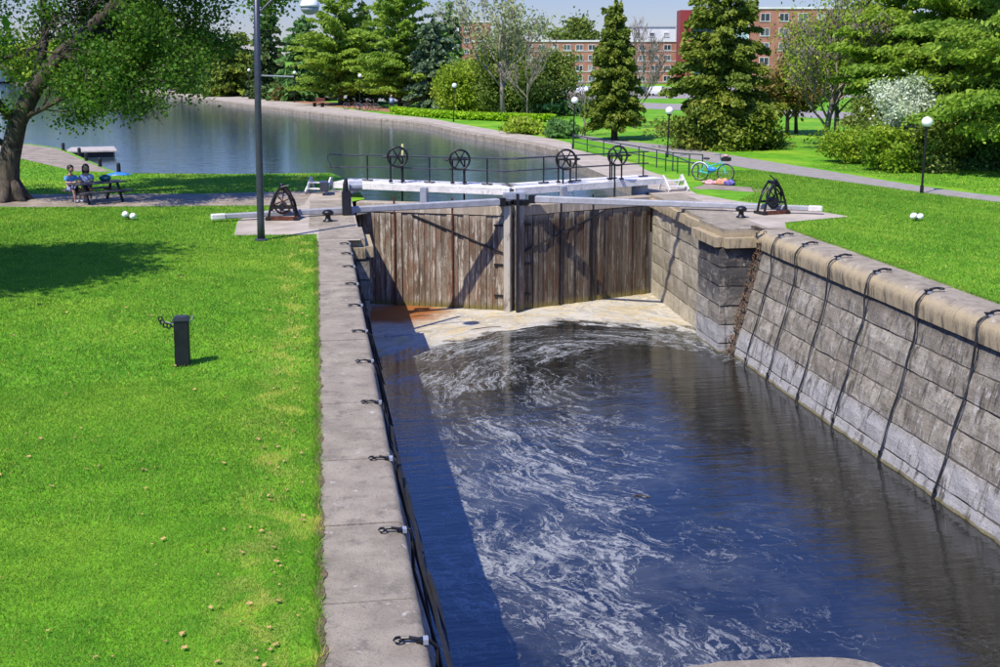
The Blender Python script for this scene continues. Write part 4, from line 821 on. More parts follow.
def branches(base, h, r0, levels, spread=.5, seed=0, n0=5, up=.6, lens=.5):
    r_ = random.Random(seed); out = []; tips = []
    def rec(p_, d, L, rad, lv):
        q_ = p_ + d * L * .5 + Vector([r_.uniform(-.06, .06) * L for _ in range(3)]); e = q_ + (d + Vector([r_.uniform(-.15, .15) for _ in range(3)])).normalized() * L * .5
        out.append(([p_, q_, e], [rad, rad * .8, rad * .6]))
        if lv == 0: tips.append(e); return
        for _ in range(r_.choice((2, 3, 3))):
            nd = (d + Vector([r_.uniform(-1, 1), r_.uniform(-1, 1), r_.uniform(-.3, .8)]) * spread).normalized(); nd.z += up * .15; rec(p_.lerp(e, r_.uniform(.55, 1)) if lv > 1 else e, nd.normalized(), L * r_.uniform(.6, .85), rad * .55, lv - 1)
    b = Vector(base); top = b + Vector((r_.uniform(-.3, .3), r_.uniform(-.3, .3), h)); out.append(([b - Vector((0, 0, .2)), b.lerp(top, .5), top], [r0, r0 * .75, r0 * .45]))
    for k in range(n0):
        a = 2 * PI * k / n0 + r_.uniform(-.4, .4); st = b.lerp(top, r_.uniform(.35, .95)); rec(st, Vector((math.cos(a) * spread * 1.3, math.sin(a) * spread * 1.3, up)).normalized(), h * lens * r_.uniform(.7, 1.1), r0 * .4, levels)
    rec(top, Vector((0, 0, 1)), h * lens, r0 * .42, levels); return out, tips
def broad(x_, y_, name, label, c, rad, n, mat, leaf=.3, clumps=60, bark='bark', trunk_h=None, spread=.32, cat='tree', group=None, seed=1, low=-1., tr=.18):
    g = thing(name, label, cat, (x_, y_, 0), 0, group); p_, v_ = crown_pts(c, rad, n, clumps, spread, low); p_[:, 2] = np.maximum(p_[:, 2], .08)
    th = trunk_h or c[2] * .7; pa, tips = branches((0, 0, 0), th, tr, 2, .5, seed, 4, .6, .5); limbs('trunk', pa, bark, g, 5)
    leaf_mesh('crown' if cat == 'tree' else 'foliage', p_, leaf * (.6 + .8 * rng.random(n)), mat, g, v_, aspect=1.5); return g
def bare(x_, y_, h, name, label, r0, mat, seed, lv=4, leafmat=None, nl=0, leaf=.2, th=.35, spread=.45, n0=6, bark='bark_grey', cl=.5, up=.7):
    g = thing(name, label, 'tree', (x_, y_, 0)); pa, tips = branches((0, 0, 0), h * th, r0, lv, spread, seed, n0, up, .55)
    mz = max(t_.z for t_ in tips); k = h / mz; pa = [([Vector((q_.x * k, q_.y * k, q_.z * k)) for q_ in p_], [max(.012, a) for a in r_]) for p_, r_ in pa]; limbs('trunk', pa, bark, g, 4)
    if leafmat:
        T = np.array([tuple(t_ * k) for t_ in tips]); idx = rng.integers(0, len(T), nl); p_ = T[idx] + rng.normal(size=(nl, 3)) * cl; tone = rng.random(len(T)) * .6
        leaf_mesh('crown', p_, leaf * (.6 + .8 * rng.random(nl)), leafmat, g, tone[idx] + .4 * rng.random(nl))
    return g
# far bank, left to right
conifer(-32, 215, 13, 5, 'conifer', 'dark conifer far away at the bend of the pool, behind the maple leaves', 'spruce', n=4000, leaf=.6)
broad(-24, 205, 'leafless_tree', 'greyish budding tree far away beyond the bend of the pool', (0, 0, 7), (6, 5, 5), 4000, 'budding', .55, 40, 'bark_grey', seed=3)
broad(-42, 235, 'bright_tree', 'yellow green tree beyond the pool, seen through the maple leaves', (0, 0, 5), (9, 6, 4.6), 6000, 'yellowgreen', .7, 40, seed=4)
broad(-56, 250, 'bright_tree', 'yellow green tree farthest to the left beyond the pool', (0, 0, 5), (10, 6, 5), 6000, 'yellowgreen', .7, 40, seed=14)
broad(-66, 200, 'dark_tree', 'dark green tree beyond the pool behind the maple trunk', (0, 0, 4), (11, 6, 4.6), 6000, 'maple', .7, 40, seed=15)
broad(-80, 170, 'dark_tree', 'dark green tree beyond the pool at the left edge of the picture', (0, 0, 3.4), (12, 6, 4), 6000, 'maple', .7, 40, seed=16)
conifer(-17.5, 188, 9.5, 5.0, 'fir_tree', 'bushy dark fir on the far bank, left of the street lamp pole', 'spruce', n=7000, leaf=.5, power=.5, base=0)
conifer(-11.5, 172, 8.8, 4.5, 'fir_tree', 'olive brown fir on the far bank directly behind the street lamp pole', 'spruce_gold', n=7000, leaf=.45, power=.45, base=0)
conifer(-6.2, 160, 12.5, 3.0, 'spruce_tree', 'narrow dark spruce right of the street lamp pole', 'spruce', n=8000, leaf=.42, power=.7, base=.03)
conifer(-1.5, 152, 10.6, 4.2, 'pine_tree', 'soft green pine between the narrow spruce and the big pines', 'pine_dark', n=8000, leaf=.42, power=.6, base=.02)
conifer(2.9, 136, 15.5, 5.6, 'white_pine', 'large pale green pine on the far quay, left of the pair', 'pine', n=36000, leaf=.22, power=.78, base=.08, droop=.12, whorls=26, per=10, skew=.42, gap=.08, group='big pines on the far quay')
conifer(9.2, 127, 16.2, 5.0, 'white_pine', 'large yellow green pine on the far quay, right of the pair', 'pine', n=36000, leaf=.22, power=.78, base=.08, droop=.12, whorls=26, per=10, skew=.42, gap=.08, group='big pines on the far quay')
conifer(5.8, 142, 12, 4.5, 'spruce_tree', 'dark conifer in the gap between the two large pines', 'spruce', n=6000, leaf=.42, base=.0)
conifer(12.6, 124, 10.0, 3.2, 'scots_pine', 'grey green conifer right of the two large pines', 'bluish', n=17000, leaf=.26, power=.5, base=.03)
conifer(15.2, 132, 11.5, 2.8, 'spruce_tree', 'dark green conifer with a pointed top behind the grey green one', 'pine_dark', n=7000, leaf=.40, base=.02)
broad(15.0, 118, 'leafy_tree', 'rounded yellow green tree behind the left part of the hedge', (0, 0, 2.9), (2.9, 2.6, 3.4), 16000, 'yellowgreen', .2, 50, seed=6)
broad(18.2, 115, 'leafy_tree', 'taller yellow green tree behind the bare grey tree', (0, 0, 3.6), (3.0, 2.5, 3.9), 16000, 'olive', .2, 50, seed=7)
broad(22.3, 110, 'evergreen_shrub', 'domed dark evergreen beside the bare grey tree', (0, 0, 2.9), (3.1, 2.6, 3.4), 18000, 'olive', .19, 60, seed=8)
conifer(20.6, 118, 8.2, 2.4, 'spruce_tree', 'small pointed conifer rising behind the domed evergreen', 'spruce_gold', n=6000, leaf=.34, base=.0, power=.6)
broad(24.6, 107, 'low_shrub', 'low dark spreading shrub at the foot of the domed evergreen', (0, 0, .7), (2.6, 2.2, .95), 4000, 'pine_dark', .24, 30, seed=9, cat='shrub', trunk_h=.4)
bare(16.7, 103, 12.2, 'bare_tree', 'tall bare grey tree with pale buds by the far lawn', .30, None, 21, 5, 'budding', 2600, .22, .42, .38, 7, cl=.5)
bare(17.9, 97.5, 7.6, 'bare_tree', 'slender bare tree just right of the tall bare grey one', .13, None, 5, 4, None, th=.45)
bare(26.0, 92, 6.4, 'bare_tree', 'small bare tree behind the lamp at the end of the railing', .12, None, 8, 4, None, th=.4)
bare(18.4, 78, 3.8, 'bare_tree', 'low bare branching tree just left of the tall spruce', .09, None, 12, 4, None, th=.35, spread=.7)
conifer(19.4, 73.8, 9.0, 1.85, 'spruce_tree', 'tall evenly conical spruce left of the brick building\'s red tower', 'spruce_gold', n=42000, leaf=.14, power=.66, base=.12, droop=-.22, whorls=32, per=10)
bare(24.3, 86, 8.6, 'bare_tree', 'bare brown tree between the two big spruces', .17, None, 33, 5, None, th=.35, spread=.4)
g = conifer(23.9, 65.8, 12.2, 3.0, 'spruce_tree', 'big ragged spruce with a wide skirt in front of the red tower', 'spruce_gold', n=44000, leaf=.16, power=.75, base=.10, droop=-.12, whorls=30, per=10, skew=.42, gap=.06)
p_, v_ = crown_pts((0, 0, 1.0), (3.3, 2.6, 1.35), 24000, 90, .3); p_[:, 2] = np.maximum(p_[:, 2], .05); leaf_mesh('skirt', p_, .15 * (.6 + .8 * rng.random(len(p_))), 'spruce_gold', g, v_)
bare(32.6, 76.5, 5.0, 'small_tree', 'small bronze leaved tree right of the ragged spruce', .18, None, 44, 3, 'bronze', 3500, .2, .4, .6, 5, 'bark', .45)
bare(33.9, 78, 5.6, 'small_tree', 'small green and bronze tree with two trunks beyond the lawn', .16, None, 45, 3, 'olive', 3500, .2, .4, .6, 5, 'bark', .5)
bare(29.2, 63.3, 9.5, 'bare_tree', 'wide bare grey brown tree with green tips right of the ragged spruce', .22, None, 52, 6, 'yellowgreen', 5000, .12, .28, .5, 8, 'bark_grey', .5)
bare(31.5, 66.5, 9.0, 'bare_tree', 'second wide bare tree, half hidden by the green pines', .2, None, 53, 5, 'pine', 7000, .13, .3, .55, 7, 'bark_grey', .6)
conifer(32.0, 60.5, 11.0, 3.6, 'white_pine', 'airy pale green pine behind the white blossoming tree', 'pine', n=24000, leaf=.15, power=.5, base=.25, droop=.05, whorls=14, per=9, skew=.45, gap=.2, group='pines right of the footpath')
conifer(33.8, 58.0, 13.0, 4.4, 'white_pine', 'bright green pine above the blossoming tree, second from the right', 'pine', n=36000, leaf=.15, power=.45, base=.2, droop=.05, whorls=21, per=10, skew=.45, gap=.12, group='pines right of the footpath')
conifer(33.0, 49.5, 13.5, 5.2, 'white_pine', 'biggest bright pine at the right edge, dark beneath its boughs', 'pine', n=56000, leaf=.14, power=.45, base=.14, droop=.0, whorls=21, per=11, skew=.42, gap=.1, group='pines right of the footpath')
conifer(36.5, 55, 12.5, 4.6, 'spruce_tree', 'dark conifer in the deep shade behind the biggest pine', 'spruce', n=14000, leaf=.3, power=.4, base=.0)
conifer(40.5, 62, 12.5, 4.6, 'spruce_tree', 'dark conifer far back at the right edge', 'spruce', n=9000, leaf=.4, power=.4, base=.0)
broad(27.9, 51.6, 'blossoming_tree', 'white blossoming tree beside the bright pines', (0, 0, 3.1), (1.55, 1.25, 1.3), 9000, 'blossom', .10, 26, 'bark_grey', 2.0, .42, seed=60, tr=.09)
for i, (x_, y_, rx, rz_, mt, lb) in enumerate([(26.9, 50.6, 1.5, 1.25, 'yellowgreen', 'low bright shrub directly in front of the blossoming tree trunk'), (28.9, 50.2, 1.4, 1.3, 'olive', 'low olive shrub just right of the blossoming tree trunk'), (27.0, 55.4, 1.5, 1.0, 'yellowgreen', 'low yellow green shrub left of the blossoming tree, beside the path'), (28.6, 53.9, 1.7, 1.35, 'olive', 'olive shrub under the blossoming tree beside the path'),
        (30.5, 52.8, 1.8, 1.7, 'yellowgreen', 'taller green shrub right of the blossoming tree'), (32.0, 50.2, 1.9, 1.4, 'pine_dark', 'dark green shrub in the shade behind the tall right lamp post'), (34.3, 47.6, 2.2, 1.5, 'pine_dark', 'dark shaded shrub at the right edge under the biggest pine'), (30.2, 57.6, 2.2, 2.2, 'olive', 'tall loose shrub behind the low yellow green one'),(34.6, 52.6, 2.4, 2.6, 'pine_dark', 'tall dark shrub in the shade between the right hand pines')]):
    broad(x_, y_, 'shrub', lb, (0, 0, rz_ * .85), (rx, rx * .8, rz_), int(4600 * rx), mt, .11, 30, 'bark', .5, .35, 'shrub', 'shrubs along the footpath', seed=70 + i, tr=.05)
for i, (x_, y_, rx, ry, rz_, n_, mt, lb) in enumerate([(14.9, 81.5, 1.4, 2.2, .62, 3500, 'yellowgreen', 'low yellow green bush at the edge of the pale quay'), (16.3, 76.6, 1.0, 1.6, .7, 3000, 'pine_dark', 'low dark green bush at the edge of the pale quay, near the railing'),
        (-4.5, 151, 1.8, 1.5, 1.2, 1200, 'bronze', 'orange brown shrub on the far bank beside the narrow spruce')]):
    broad(x_, y_, 'bush', lb, (0, 0, rz_ * .7), (rx, ry, rz_), n_, mt, .2, 30, 'bark', .3, .35, 'shrub', seed=90 + i, tr=.04)
g = thing('hedge', 'long clipped bright green hedge above the far quay', 'hedge')
hp = along([(7.6, 113.5), (10.2, 106.5), (13.2, 101), (16.6, 97.6), (19.6, 96.2)], .12); H_ = np.array([tuple(q_) for q_ in hp]); n = 14000; idx = rng.integers(0, len(H_), n); u = rng.uniform(-1, 1, (n, 3)); u[:, 2] = rng.random(n) ** .5
p_ = H_[idx] + u * np.array([.55, .55, .62 if 1 else 0]); leaf_mesh('foliage', p_, .16 * (.6 + .8 * rng.random(n)), 'hedge', g, rng.random(n)); obj('stems', tube(B(), [tuple(q_ + Vector((0, 0, .25))) for q_ in hp[::10]], .3, 6), 'pine_dark', g)
# far wood that closes the view behind everything
n = 26000; xx = rng.uniform(-330, 260, n); yy = 330 + rng.normal(size=n) * 14; top = 5.5 + 2. * np.sin(xx * .11) + 1.7 * np.sin(xx * .37 + 1) + 1.2 * np.sin(xx * .91); zz = rng.random(n) ** .7 * top
tag(leaf_mesh('far_wood', np.stack([xx, yy, zz], 1), 1.6 * (.6 + .8 * rng.random(n)), 'olive', None, .3 + .5 * rng.random(n)), 'distant belt of woodland closing the view beyond the pool', 'wood', kind='stuff')

# the big maple at the left: a leaning trunk, arching limbs, leaves that hang low over the water
g = thing('maple_tree', 'big leaning maple at the left edge arching over the picnic table', 'tree', (-11.4, 45.2, 0))
def P3(px, py, dy): return None
trunk = [((-.15, 0, -.1), .72), ((-.1, 0, .45), .46), ((.05, 0, 1.5), .38), ((.42, 0, 2.9), .34), ((1.05, 0, 4.1), .33), ((2.0, .1, 5.3), .31), ((3.0, .2, 6.2), .28), ((4.0, .3, 7.2), .22), ((5.0, .2, 8.6), .16), ((5.8, .1, 10.2), .10)]
mains = [([Vector(p_) for p_, _ in trunk], [r_ for _, r_ in trunk])]
def sub(a, pts, r_): mains.append(([Vector(a)] + [Vector(p_) for p_ in pts], list(np.linspace(r_, r_ * .25, len(pts) + 1))))
sub((.5, 0, 3.0), [(1.4, -.4, 3.4), (2.4, -.8, 3.9), (3.4, -1.1, 4.1), (4.3, -1.3, 3.9)], .12)
sub((2.0, .1, 5.3), [(3.2, -.5, 5.4), (4.3, -1, 5.5), (5.1, -1.2, 5.0), (5.5, -1.3, 4.3)], .14)
sub((3.0, .2, 6.2), [(4.2, .6, 6.3), (5.2, 1.1, 6.5), (6.2, 1.3, 6.3)], .14)
sub((4.0, .3, 7.2), [(5.4, -.5, 7.7), (6.8, -1.0, 7.9), (8.2, -1.3, 7.9)], .13)
sub((.42, 0, 2.9), [(-.8, -.6, 4.4), (-1.6, -1.0, 6.2), (-2.0, -1.2, 8.4)], .2)
sub((1.05, 0, 4.1), [(1.4, .8, 6.0), (1.2, 1.6, 8.0), (1.4, 2.2, 10.0)], .2)
sub((-.8, -.6, 4.4), [(.4, -1.6, 5.2), (1.6, -2.4, 5.6), (2.6, -3.0, 5.4)], .10)
sub((-1.6, -1.0, 6.2), [(-3.0, -1.4, 7.0), (-4.6, -1.6, 7.0), (-6, -1.4, 6.4)], .12)
sub((.0, 0, 2.0), [(-1.4, .4, 3.0), (-2.8, .6, 3.5), (-4.2, .5, 3.4)], .12)
tw = []; tips = []; rr = random.Random(11)
def grow(p_, d, L, rad, lv):
    e = p_ + d * L; m_ = p_.lerp(e, .5) + Vector([rr.uniform(-.1, .1) * L for _ in range(3)]); tw.append(([p_, m_, e], [rad, rad * .8, rad * .5]))
    tips.append(e)
    if lv: 
        for _ in range(3):
            nd = (d + Vector((rr.uniform(-.9, .9), rr.uniform(-.9, .9), rr.uniform(-.75, .45)))).normalized(); grow(p_.lerp(e, rr.uniform(.5, 1)), nd, L * rr.uniform(.6, .85), rad * .6, lv - 1)
for pts, rs in mains[1:]:
    for k in range(1, len(pts)):
        for _ in range(3):
            d = ((pts[k] - pts[k - 1]).normalized() * .6 + Vector((rr.uniform(-.8, .8), rr.uniform(-.8, .8), rr.uniform(-.5, .7)))).normalized(); grow(pts[k], d, rr.uniform(.9, 1.5), .035, 2)
for k in (6, 7, 8, 9):
    for _ in range(5): grow(mains[0][0][k], Vector((rr.uniform(-.8, 1), rr.uniform(-1, 1), rr.uniform(-.2, 1))).normalized(), 1.7, .045, 3)
bm = B(); tube(bm, mains[0][0], mains[0][1], 16)
for k in range(7):
    a = k * .9 + .3; tube(bm, [(-.1 + .3 * math.cos(a), .3 * math.sin(a), .7), (-.12 + .62 * math.cos(a), .62 * math.sin(a), .12), (-.12 + .95 * math.cos(a), .95 * math.sin(a), -.1)], [.2, .2, .08], 8)
t = NT('maple_bark'); p = t.pos(); n_ = t.noise(t.vm('MULTIPLY', p, (1, 1, .25)), 7, 8, .7); c = t.mix(t.ss(n_, .35, .65), (.02, .016, .012), (.10, .08, .06)); c = t.mix(t.ss(t.noise(p, 1.8, 4), .6, .7, 0, .5), c, (.2, .17, .13)); t.bump(n_, 1., .06); M['maple_bark'] = t.fin(c, .95)
obj('trunk', bm, 'maple_bark', g, True); limbs('limbs', mains[1:], 'maple_bark', g, 7); limbs('twigs', tw, 'bark', g, 4)
ax = np.array([tuple(p_) for p_ in smooth_line([Vector(q_) for q_ in mains[0][0]], 4)])
def clear(t_): return not any(abs(t_.x - a[0]) < .75 and abs(t_.z - a[2]) < .75 and t_.y < a[1] + .3 for a in ax)
T = np.array([tuple(t_) for t_ in tips if (clear(t_) or rr.random() < .12) and t_.z > 2.3 + .28 * max(0, t_.x - 1)]); n = 80000; idx = rng.integers(0, len(T), n); tone = rng.random(len(T)) * .6
p_ = T[idx] + rng.normal(size=(n, 3)) * np.array([.28, .32, .26]); leaf_mesh('crown', p_, .105 * (.6 + .8 * rng.random(n)), 'maple', g, tone[idx] + .4 * rng.random(n), aspect=1.3)
# a second maple outside the frame whose shade lies on the lawn
g = thing('maple_tree', 'maple just left of the frame whose shade falls on the lawn', 'tree', (-13.6, 27.5, 0))
pa, tips = branches((0, 0, 0), 4.5, .4, 4, .5, 77, 7, .6, .6); pa = [([Vector((q_.x, q_.y, q_.z)) for q_ in a], b) for a, b in pa]; limbs('trunk', pa, 'maple_bark', g, 5)
p_, v_ = crown_pts((1.5, -.6, 7.4), (4.4, 3.2, 2.2), 30000, 70, .3); leaf_mesh('crown', p_, .17 * (.6 + .8 * rng.random(len(p_))), 'maple', g, v_)

# ------------------------------------------------------------ buildings and parked cars
RV = Vector((math.cos(R(9.06)), -math.sin(R(9.06)), 0)); FV = Vector((math.sin(R(9.06)), math.cos(R(9.06)), 0)); RZ = R(-9.06)
def lbox(name, mat, parent, x0, x1, y0, y1, z0, z1): bm = B(); box(bm, ((x0 + x1) / 2, (y0 + y1) / 2, (z0 + z1) / 2), (x1 - x0, y1 - y0, z1 - z0)); return obj(name, bm, mat, parent)
def window_at(parent, cx, cz, w_, h_, y0=0, panes=2):
    fr = B()
    for dx, dz, sx, sz in ((0, h_ / 2, w_ + .12, .1), (0, -h_ / 2, w_ + .24, .14), (-w_ / 2, 0, .1, h_), (w_ / 2, 0, .1, h_)) + (((0, 0, .08, h_),) if panes > 1 else ()): box(fr, (cx + dx, y0 - .06, cz + dz), (sx, .16, sz))
    wd = obj('window', fr, 'concrete_white', parent); bm = B(); box(bm, (cx, y0 - .01, cz), (w_ - .05, .06, h_ - .05)); obj('pane', bm, 'window_glass', wd)
g = thing('brick_building', 'long four storey brick building with rows of windows beyond the road', 'building', (49.9, 250, 0), RZ)
lbox('wall', 'brick_wall', g, -16, 31.5, 0, 14, -.5, 9.1); lbox('roof_band', 'concrete_white', g, -16.2, 31.7, -.2, 14.2, 9.12, 9.5)
for fl in range(4):
    for k in range(17): window_at(g, -14.5 + k * 2.75, 1.15 + fl * 2.25, 1.55, 1.15)
    lbox('ledge', 'concrete_white', g, -16, 31.5, -.1, -.003, .32 + fl * 2.25, .42 + fl * 2.25)
g = thing('penthouse_block', 'pale rooftop block above the brick building', 'building', (74.9, 270, 0), RZ)
lbox('wall', 'concrete_white', g, -1, 10.5, 0, 10, 0, 12.9); lbox('roof_band', 'car_silver', g, -1.2, 10.7, -.2, 10.2, 12.91, 13.2)
for k in range(3): window_at(g, 1.5 + k * 3.4, 11.2, 1.2, .9, 0, 1)
g = thing('office_tower', 'taller building with red end wall and dark glass front', 'building', (74.7, 232, 0), RZ)
lbox('end_wall', 'red_panel', g, 0, 2.3, 0, 5, -.5, 15.4); lbox('glass_front', 'dark_glass', g, 2.32, 8.2, .4, 5, 2.4, 15.5); lbox('stair_glass', 'pale_glass', g, 8.22, 14.5, .5, 5, 2.4, 15.2)
for k in range(5): lbox('floor_band', 'concrete_white', g, 8.22, 14.5, .38, .49, 3.5 + k * 2.5, 3.75 + k * 2.5)
for k in range(3): lbox('mullion', 'concrete_white', g, 7.9 + k * 3.1, 8.1 + k * 3.1, .1, .36, -.3, 15.3)
lbox('base', 'concrete_white', g, 2.32, 14.5, .6, 5, -.5, 2.38); lbox('entrance', 'pale_glass', g, 5, 8, .5, .59, 0, 2.0)
lbox('wall', 'brick_wall', g, 14.52, 48, 0, 15, -.5, 15.6); lbox('roof_band', 'concrete_white', g, 14.3, 48.2, -.2, 15.2, 15.62, 16.0)
for fl in range(5):
    for k in range(8): window_at(g, 17.5 + k * 3.9, 1.9 + fl * 3.0, 1.9, 1.6)
g = thing('distant_block', 'pale and red tower block rising behind the trees, left of the bare tree', 'building', (31, 300, 0), RZ)
lbox('wall', 'concrete_white', g, 0, 6, 0, 12, 0, 15); lbox('wall', 'brick_wall', g, 6.02, 14, 1, 12, 0, 14.8); lbox('roof_band', 'concrete_white', g, 5.9, 14.2, .8, 12.2, 14.82, 15.2)
for fl in range(5):
    for k in range(4): window_at(g, 1.6 + k * 3.2, 1.8 + fl * 2.8, 1.3, 1.2, 0 if k < 2 else 1)
g = thing('distant_block', 'pale building glimpsed through the maple leaves beyond the pool', 'building', (-105, 300, 0), RZ)
lbox('wall', 'concrete_white', g, 0, 30, 0, 12, 0, 10.4); lbox('roof_band', 'car_silver', g, -.2, 30.2, -.2, 12.2, 10.42, 10.9)
for fl in range(3):
    for k in range(9): window_at(g, 2 + k * 3.2, 1.8 + fl * 2.7, 1.6, 1.3)
broad(62, 275, 'far_tree', 'rounded green tree whose top shows over the brick building', (0, 0, 10), (5.5, 4, 4.8), 7000, 'olive', .6, 40, seed=31, tr=.3)
def car(loc, rz, label, mat):
    g = thing('parked_car', label, 'car', loc, rz, 'cars parked in front of the brick building'); bm = B()
    prof = [(-2.1, .35), (-2.15, .75), (-1.5, .88), (-.9, 1.32), (.8, 1.36), (1.5, .92), (2.1, .82), (2.15, .35)]; L_ = [[bm.verts.new((x_, s_ * (.82 if z_ > 1 else .9), z_)) for x_, z_ in prof] for s_ in (-1, 1)]
    for k in range(8): bm.faces.new((L_[0][k], L_[1][k], L_[1][(k + 1) % 8], L_[0][(k + 1) % 8]))
    bm.faces.new(L_[0]); bm.faces.new(L_[1][::-1]); bmesh.ops.recalc_face_normals(bm, faces=bm.faces); obj('body', bm, mat, g)
    for s_ in (-1, 1):
        bm = B(); vv = [bm.verts.new((x_, s_ * yy_, z_)) for x_, yy_, z_ in ((-1.35, .91, .93), (-.85, .85, 1.27), (.75, .85, 1.3), (1.3, .91, .95))]; bm.faces.new(vv); obj('side_window', bm, 'car_glass', g)
        for cx in (-1.3, 1.35): obj('wheel', tube(B(), [(cx, s_ * .72, .33), (cx, s_ * .93, .33)], .33, 12), 'rubber', g)
cl = ['white', 'silver', 'dark', 'white', 'white', 'silver', 'white', 'dark', 'white', 'silver']
for k in range(9): car(tuple(Vector((28.2, 167, 0)) + RV * k * 2.7 + FV * (0 if k % 2 else 1.2)), R(70 + 8 * math.sin(k * 3.)), cl[k] + ' parked car, number %s from the left in the row before the brick building' % ['one', 'two', 'three', 'four', 'five', 'six', 'seven', 'eight', 'nine'][k], 'car_' + cl[k])

# ------------------------------------------------------------ grass blades and fallen leaves on the near lawns
def inside(pts, poly):
    x_, y_ = pts[:, 0], pts[:, 1]; r_ = np.zeros(len(pts), bool); n = len(poly)
    for i in range(n):
        (xa, ya), (xb, yb) = poly[i], poly[(i + 1) % n]; c_ = ((ya > y_) != (yb > y_)) & (x_ < (xb - xa) * (y_ - ya) / (yb - ya + 1e-12) + xa); r_ ^= c_
    return r_
def blades(name, regions, label):
    Ps, Ws, Hs = [], [], []
    for poly, n, w_, h_ in regions:
        A = np.array(poly); lo, hi = A.min(0), A.max(0); q_ = lo + rng.random((n, 2)) * (hi - lo); q_ = q_[inside(q_, poly)]; Ps.append(q_); Ws.append(np.full(len(q_), w_)); Hs.append(np.full(len(q_), h_))
    P_ = np.concatenate(Ps); W = np.concatenate(Ws); H_ = np.concatenate(Hs) * (.3 + rng.random(len(P_)) ** 1.5); n = len(P_); a = rng.random(n) * 2 * PI
    lean = rng.normal(size=(n, 2)) * .6 * H_[:, None]; v = np.zeros((n, 3, 3)); dx = np.stack([np.cos(a), np.sin(a)], 1) * W[:, None] / 2
    v[:, 0, :2] = P_ - dx; v[:, 1, :2] = P_ + dx; v[:, 2, :2] = P_ + lean; v[:, :2, 2] = -.03; v[:, 2, 2] = H_ - .02
    me = bpy.data.meshes.new(name); me.vertices.add(n * 3); me.vertices.foreach_set('co', v.ravel().astype('f')); me.loops.add(n * 3); me.loops.foreach_set('vertex_index', np.arange(n * 3, dtype='i')); me.polygons.add(n); me.polygons.foreach_set('loop_start', np.arange(0, n * 3, 3, dtype='i')); me.update()
    X_, Y_ = P_[:, 0], P_[:, 1]; wx = X_ + .35 * np.sin(Y_ * 2.9 + 1.3 * np.sin(X_ * 1.7)); wy = Y_ + .4 * np.sin(X_ * 2.3 + 1.1 * np.sin(Y_ * 1.3)); pn = .5 + .3 * np.sin(wx * 1.1 + 1.7 * np.sin(wy * .6)) * np.sin(wy * .9 + wx * .4) + .26 * np.sin(wx * 4.7) * np.sin(wy * 3.9 + 1) + .2 * np.sin(wx * 9.3 + 2) * np.sin(wy * 8.1 + wx); vv = np.clip(pn * .85 + rng.random(n) * .6 - .22, 0, 1) * .8; vv[rng.random(n) < .04] = 1
    wob = .55 + .16 * np.sin(P_[:, 1] * 1.9) + .2 * np.sin(P_[:, 1] * 4.3 + 1); pt = np.sin(P_[:, 1] * 2.7 + P_[:, 0] * 3) + np.sin(P_[:, 1] * 5.9 + 2) * .7 + np.sin(P_[:, 0] * 9 + P_[:, 1] * 1.3) * .5
    dry = (np.abs(-P_[:, 0] - wob) < .2) & (P_[:, 0] < 0) & (pt + rng.normal(size=n) * .7 > .25); vv[dry] = .86 + .14 * rng.random(dry.sum())
    blot = (np.sin(P_[:, 0] * .9 + 1.3 * np.sin(P_[:, 1] * .53)) * np.sin(P_[:, 1] * .61 + 1.1 * np.sin(P_[:, 0] * .8)) + .35 * np.sin(P_[:, 0] * 5.1 + P_[:, 1] * 3.3) + rng.normal(size=n) * .35); lt = blot > .72; vv[lt] = np.maximum(vv[lt], .62 + .26 * rng.random(lt.sum()))
    at = me.attributes.new('v', 'FLOAT', 'FACE'); at.data.foreach_set('value', vv.astype('f')); me.materials.append(M['blade']); return tag(link(name, me), label, 'grass', kind='stuff')
blades('grass_blades', [([(-6.2, 8), (-.07, 8), (-.07, 13), (-7, 13)], 240000, .008, .038), ([(-7, 13), (-.07, 13), (-.07, 19), (-9, 19)], 220000, .013, .042), ([(-9, 19), (-.07, 19), (-.07, 34), (-14, 34)], 280000, .022, .05), ([(-14, 34), (-.07, 34), (-.1, 34.75), (-2.55, 34.9), (-2.65, 38.2), (-1.95, 40.4), (-.6, 42), (-4.5, 42.3), (-7.5, 42.6), (-13, 43.2)], 110000, .032, .055), ([(-14, 47.7), (-9.5, 47), (-5.2, 46.4), (-1, 46.5), (.5, 46.8), (.6, 53.9), (-4, 54.1), (-9.4, 55.6), (-11.3, 56.4), (-16.3, 65.8), (-26, 67), (-26, 47.7)], 90000, .05, .06)], 'short mown grass blades of the left lawn')
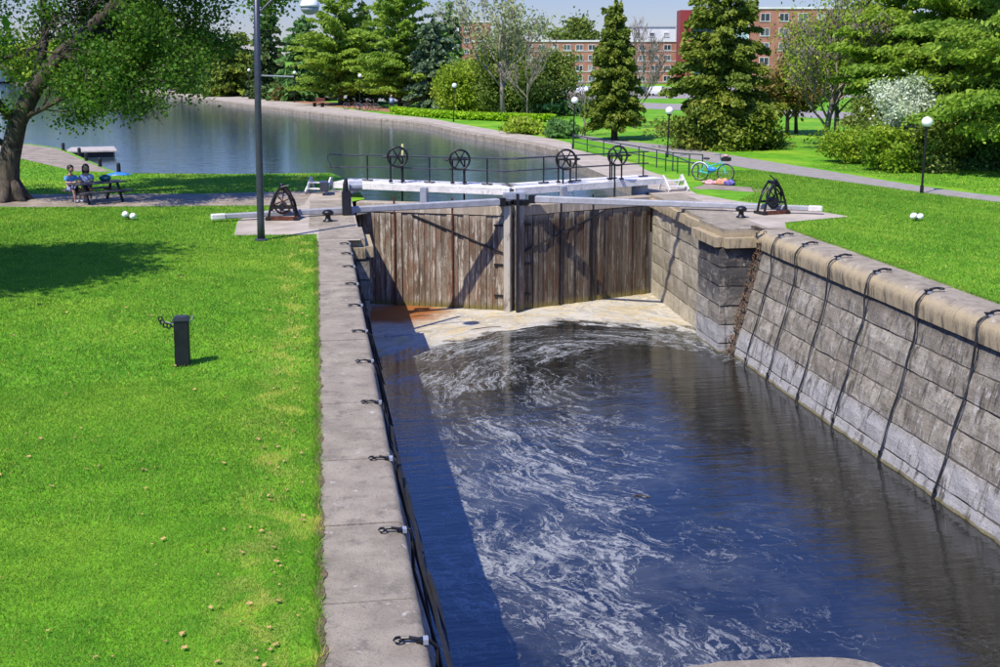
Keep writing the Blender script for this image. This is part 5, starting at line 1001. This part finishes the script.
blades('grass_blades', [([(14.47, 18), (26, 18), (24.9, 38.6), (20.7, 52.3), (17.6, 52), (16.6, 47.0), (17.7, 45.2), (17.0, 42.8), (15.6, 41), (16.9, 38.2), (17.6, 35.9), (14.9, 34.9), (14.47, 33.7)], 330000, .03, .055), ([(26.2, 41), (40, 30), (40, 52), (26, 54.5), (24.0, 53.7)], 70000, .05, .06)], 'short mown grass blades of the right lawn')
blades('grass_blades', [([(-.12, 8), (-.05, 8), (-.05, 33.4), (-.12, 33.4)], 20000, .012, .075), ([(14.40, 18), (14.55, 18), (14.55, 33.6), (14.40, 33.6)], 14000, .02, .06)], 'tufts of longer grass creeping over the coping edges')
rg = [(-.095 + .03 * math.sin(k * .57) + .02 * rr.random(), 8 + k * .07) for k in range(364)]; ed = [(-.04 + .035 * rr.random() ** 2 + .02 * math.sin(k * .31) + .015 * math.sin(k * .83), 8 + k * .07) for k in range(364)]
simple('soil', (.12, .08, .045), .95, 0, .4, 14)
tag(sheet('soil_edge', rg + ed[::-1], .011, 'soil'), kind='structure')
lm = []
for k in range(6):
    bm = B(); a0 = [(.0, -.04), (.03, -.012), (.045, .02), (.012, .025), (0, .05), (-.018, .022), (-.045, .012), (-.025, -.018)]
    vv = [bm.verts.new((x_ * rr.uniform(.8, 1.2), y_ * rr.uniform(.8, 1.2), rr.uniform(0, .018))) for x_, y_ in a0]; c_ = bm.verts.new((0, 0, .0))
    for i in range(8): bm.faces.new((c_, vv[i], vv[(i + 1) % 8]))
    me = bpy.data.meshes.new('fallen_leaf'); bm.to_mesh(me); bm.free(); me.materials.append(M['dead_leaf']); lm.append(me)
for k in range(230):
    y_ = 8.6 + 20 * rr.random() ** 1.5; x_ = (-.2 - abs(rr.gauss(0, 1)) * .55) if rr.random() < .5 else rr.uniform(-.36 * y_ + .3, -.3)
    o = link('fallen_leaf', lm[k % 6], None, (x_, y_, .018)); o.rotation_euler = (rr.uniform(-.3, .3), rr.uniform(-.3, .3), rr.uniform(0, 6)); sc = rr.choice((.3, .4, .5, .6, .8)); o.scale = (sc, sc, sc)
    tag(o, 'small dry brown leaf fallen on the mown grass of the left lawn', 'leaf', 'dry leaves fallen on the left lawn')
# render settings
S.cycles.max_bounces = 6
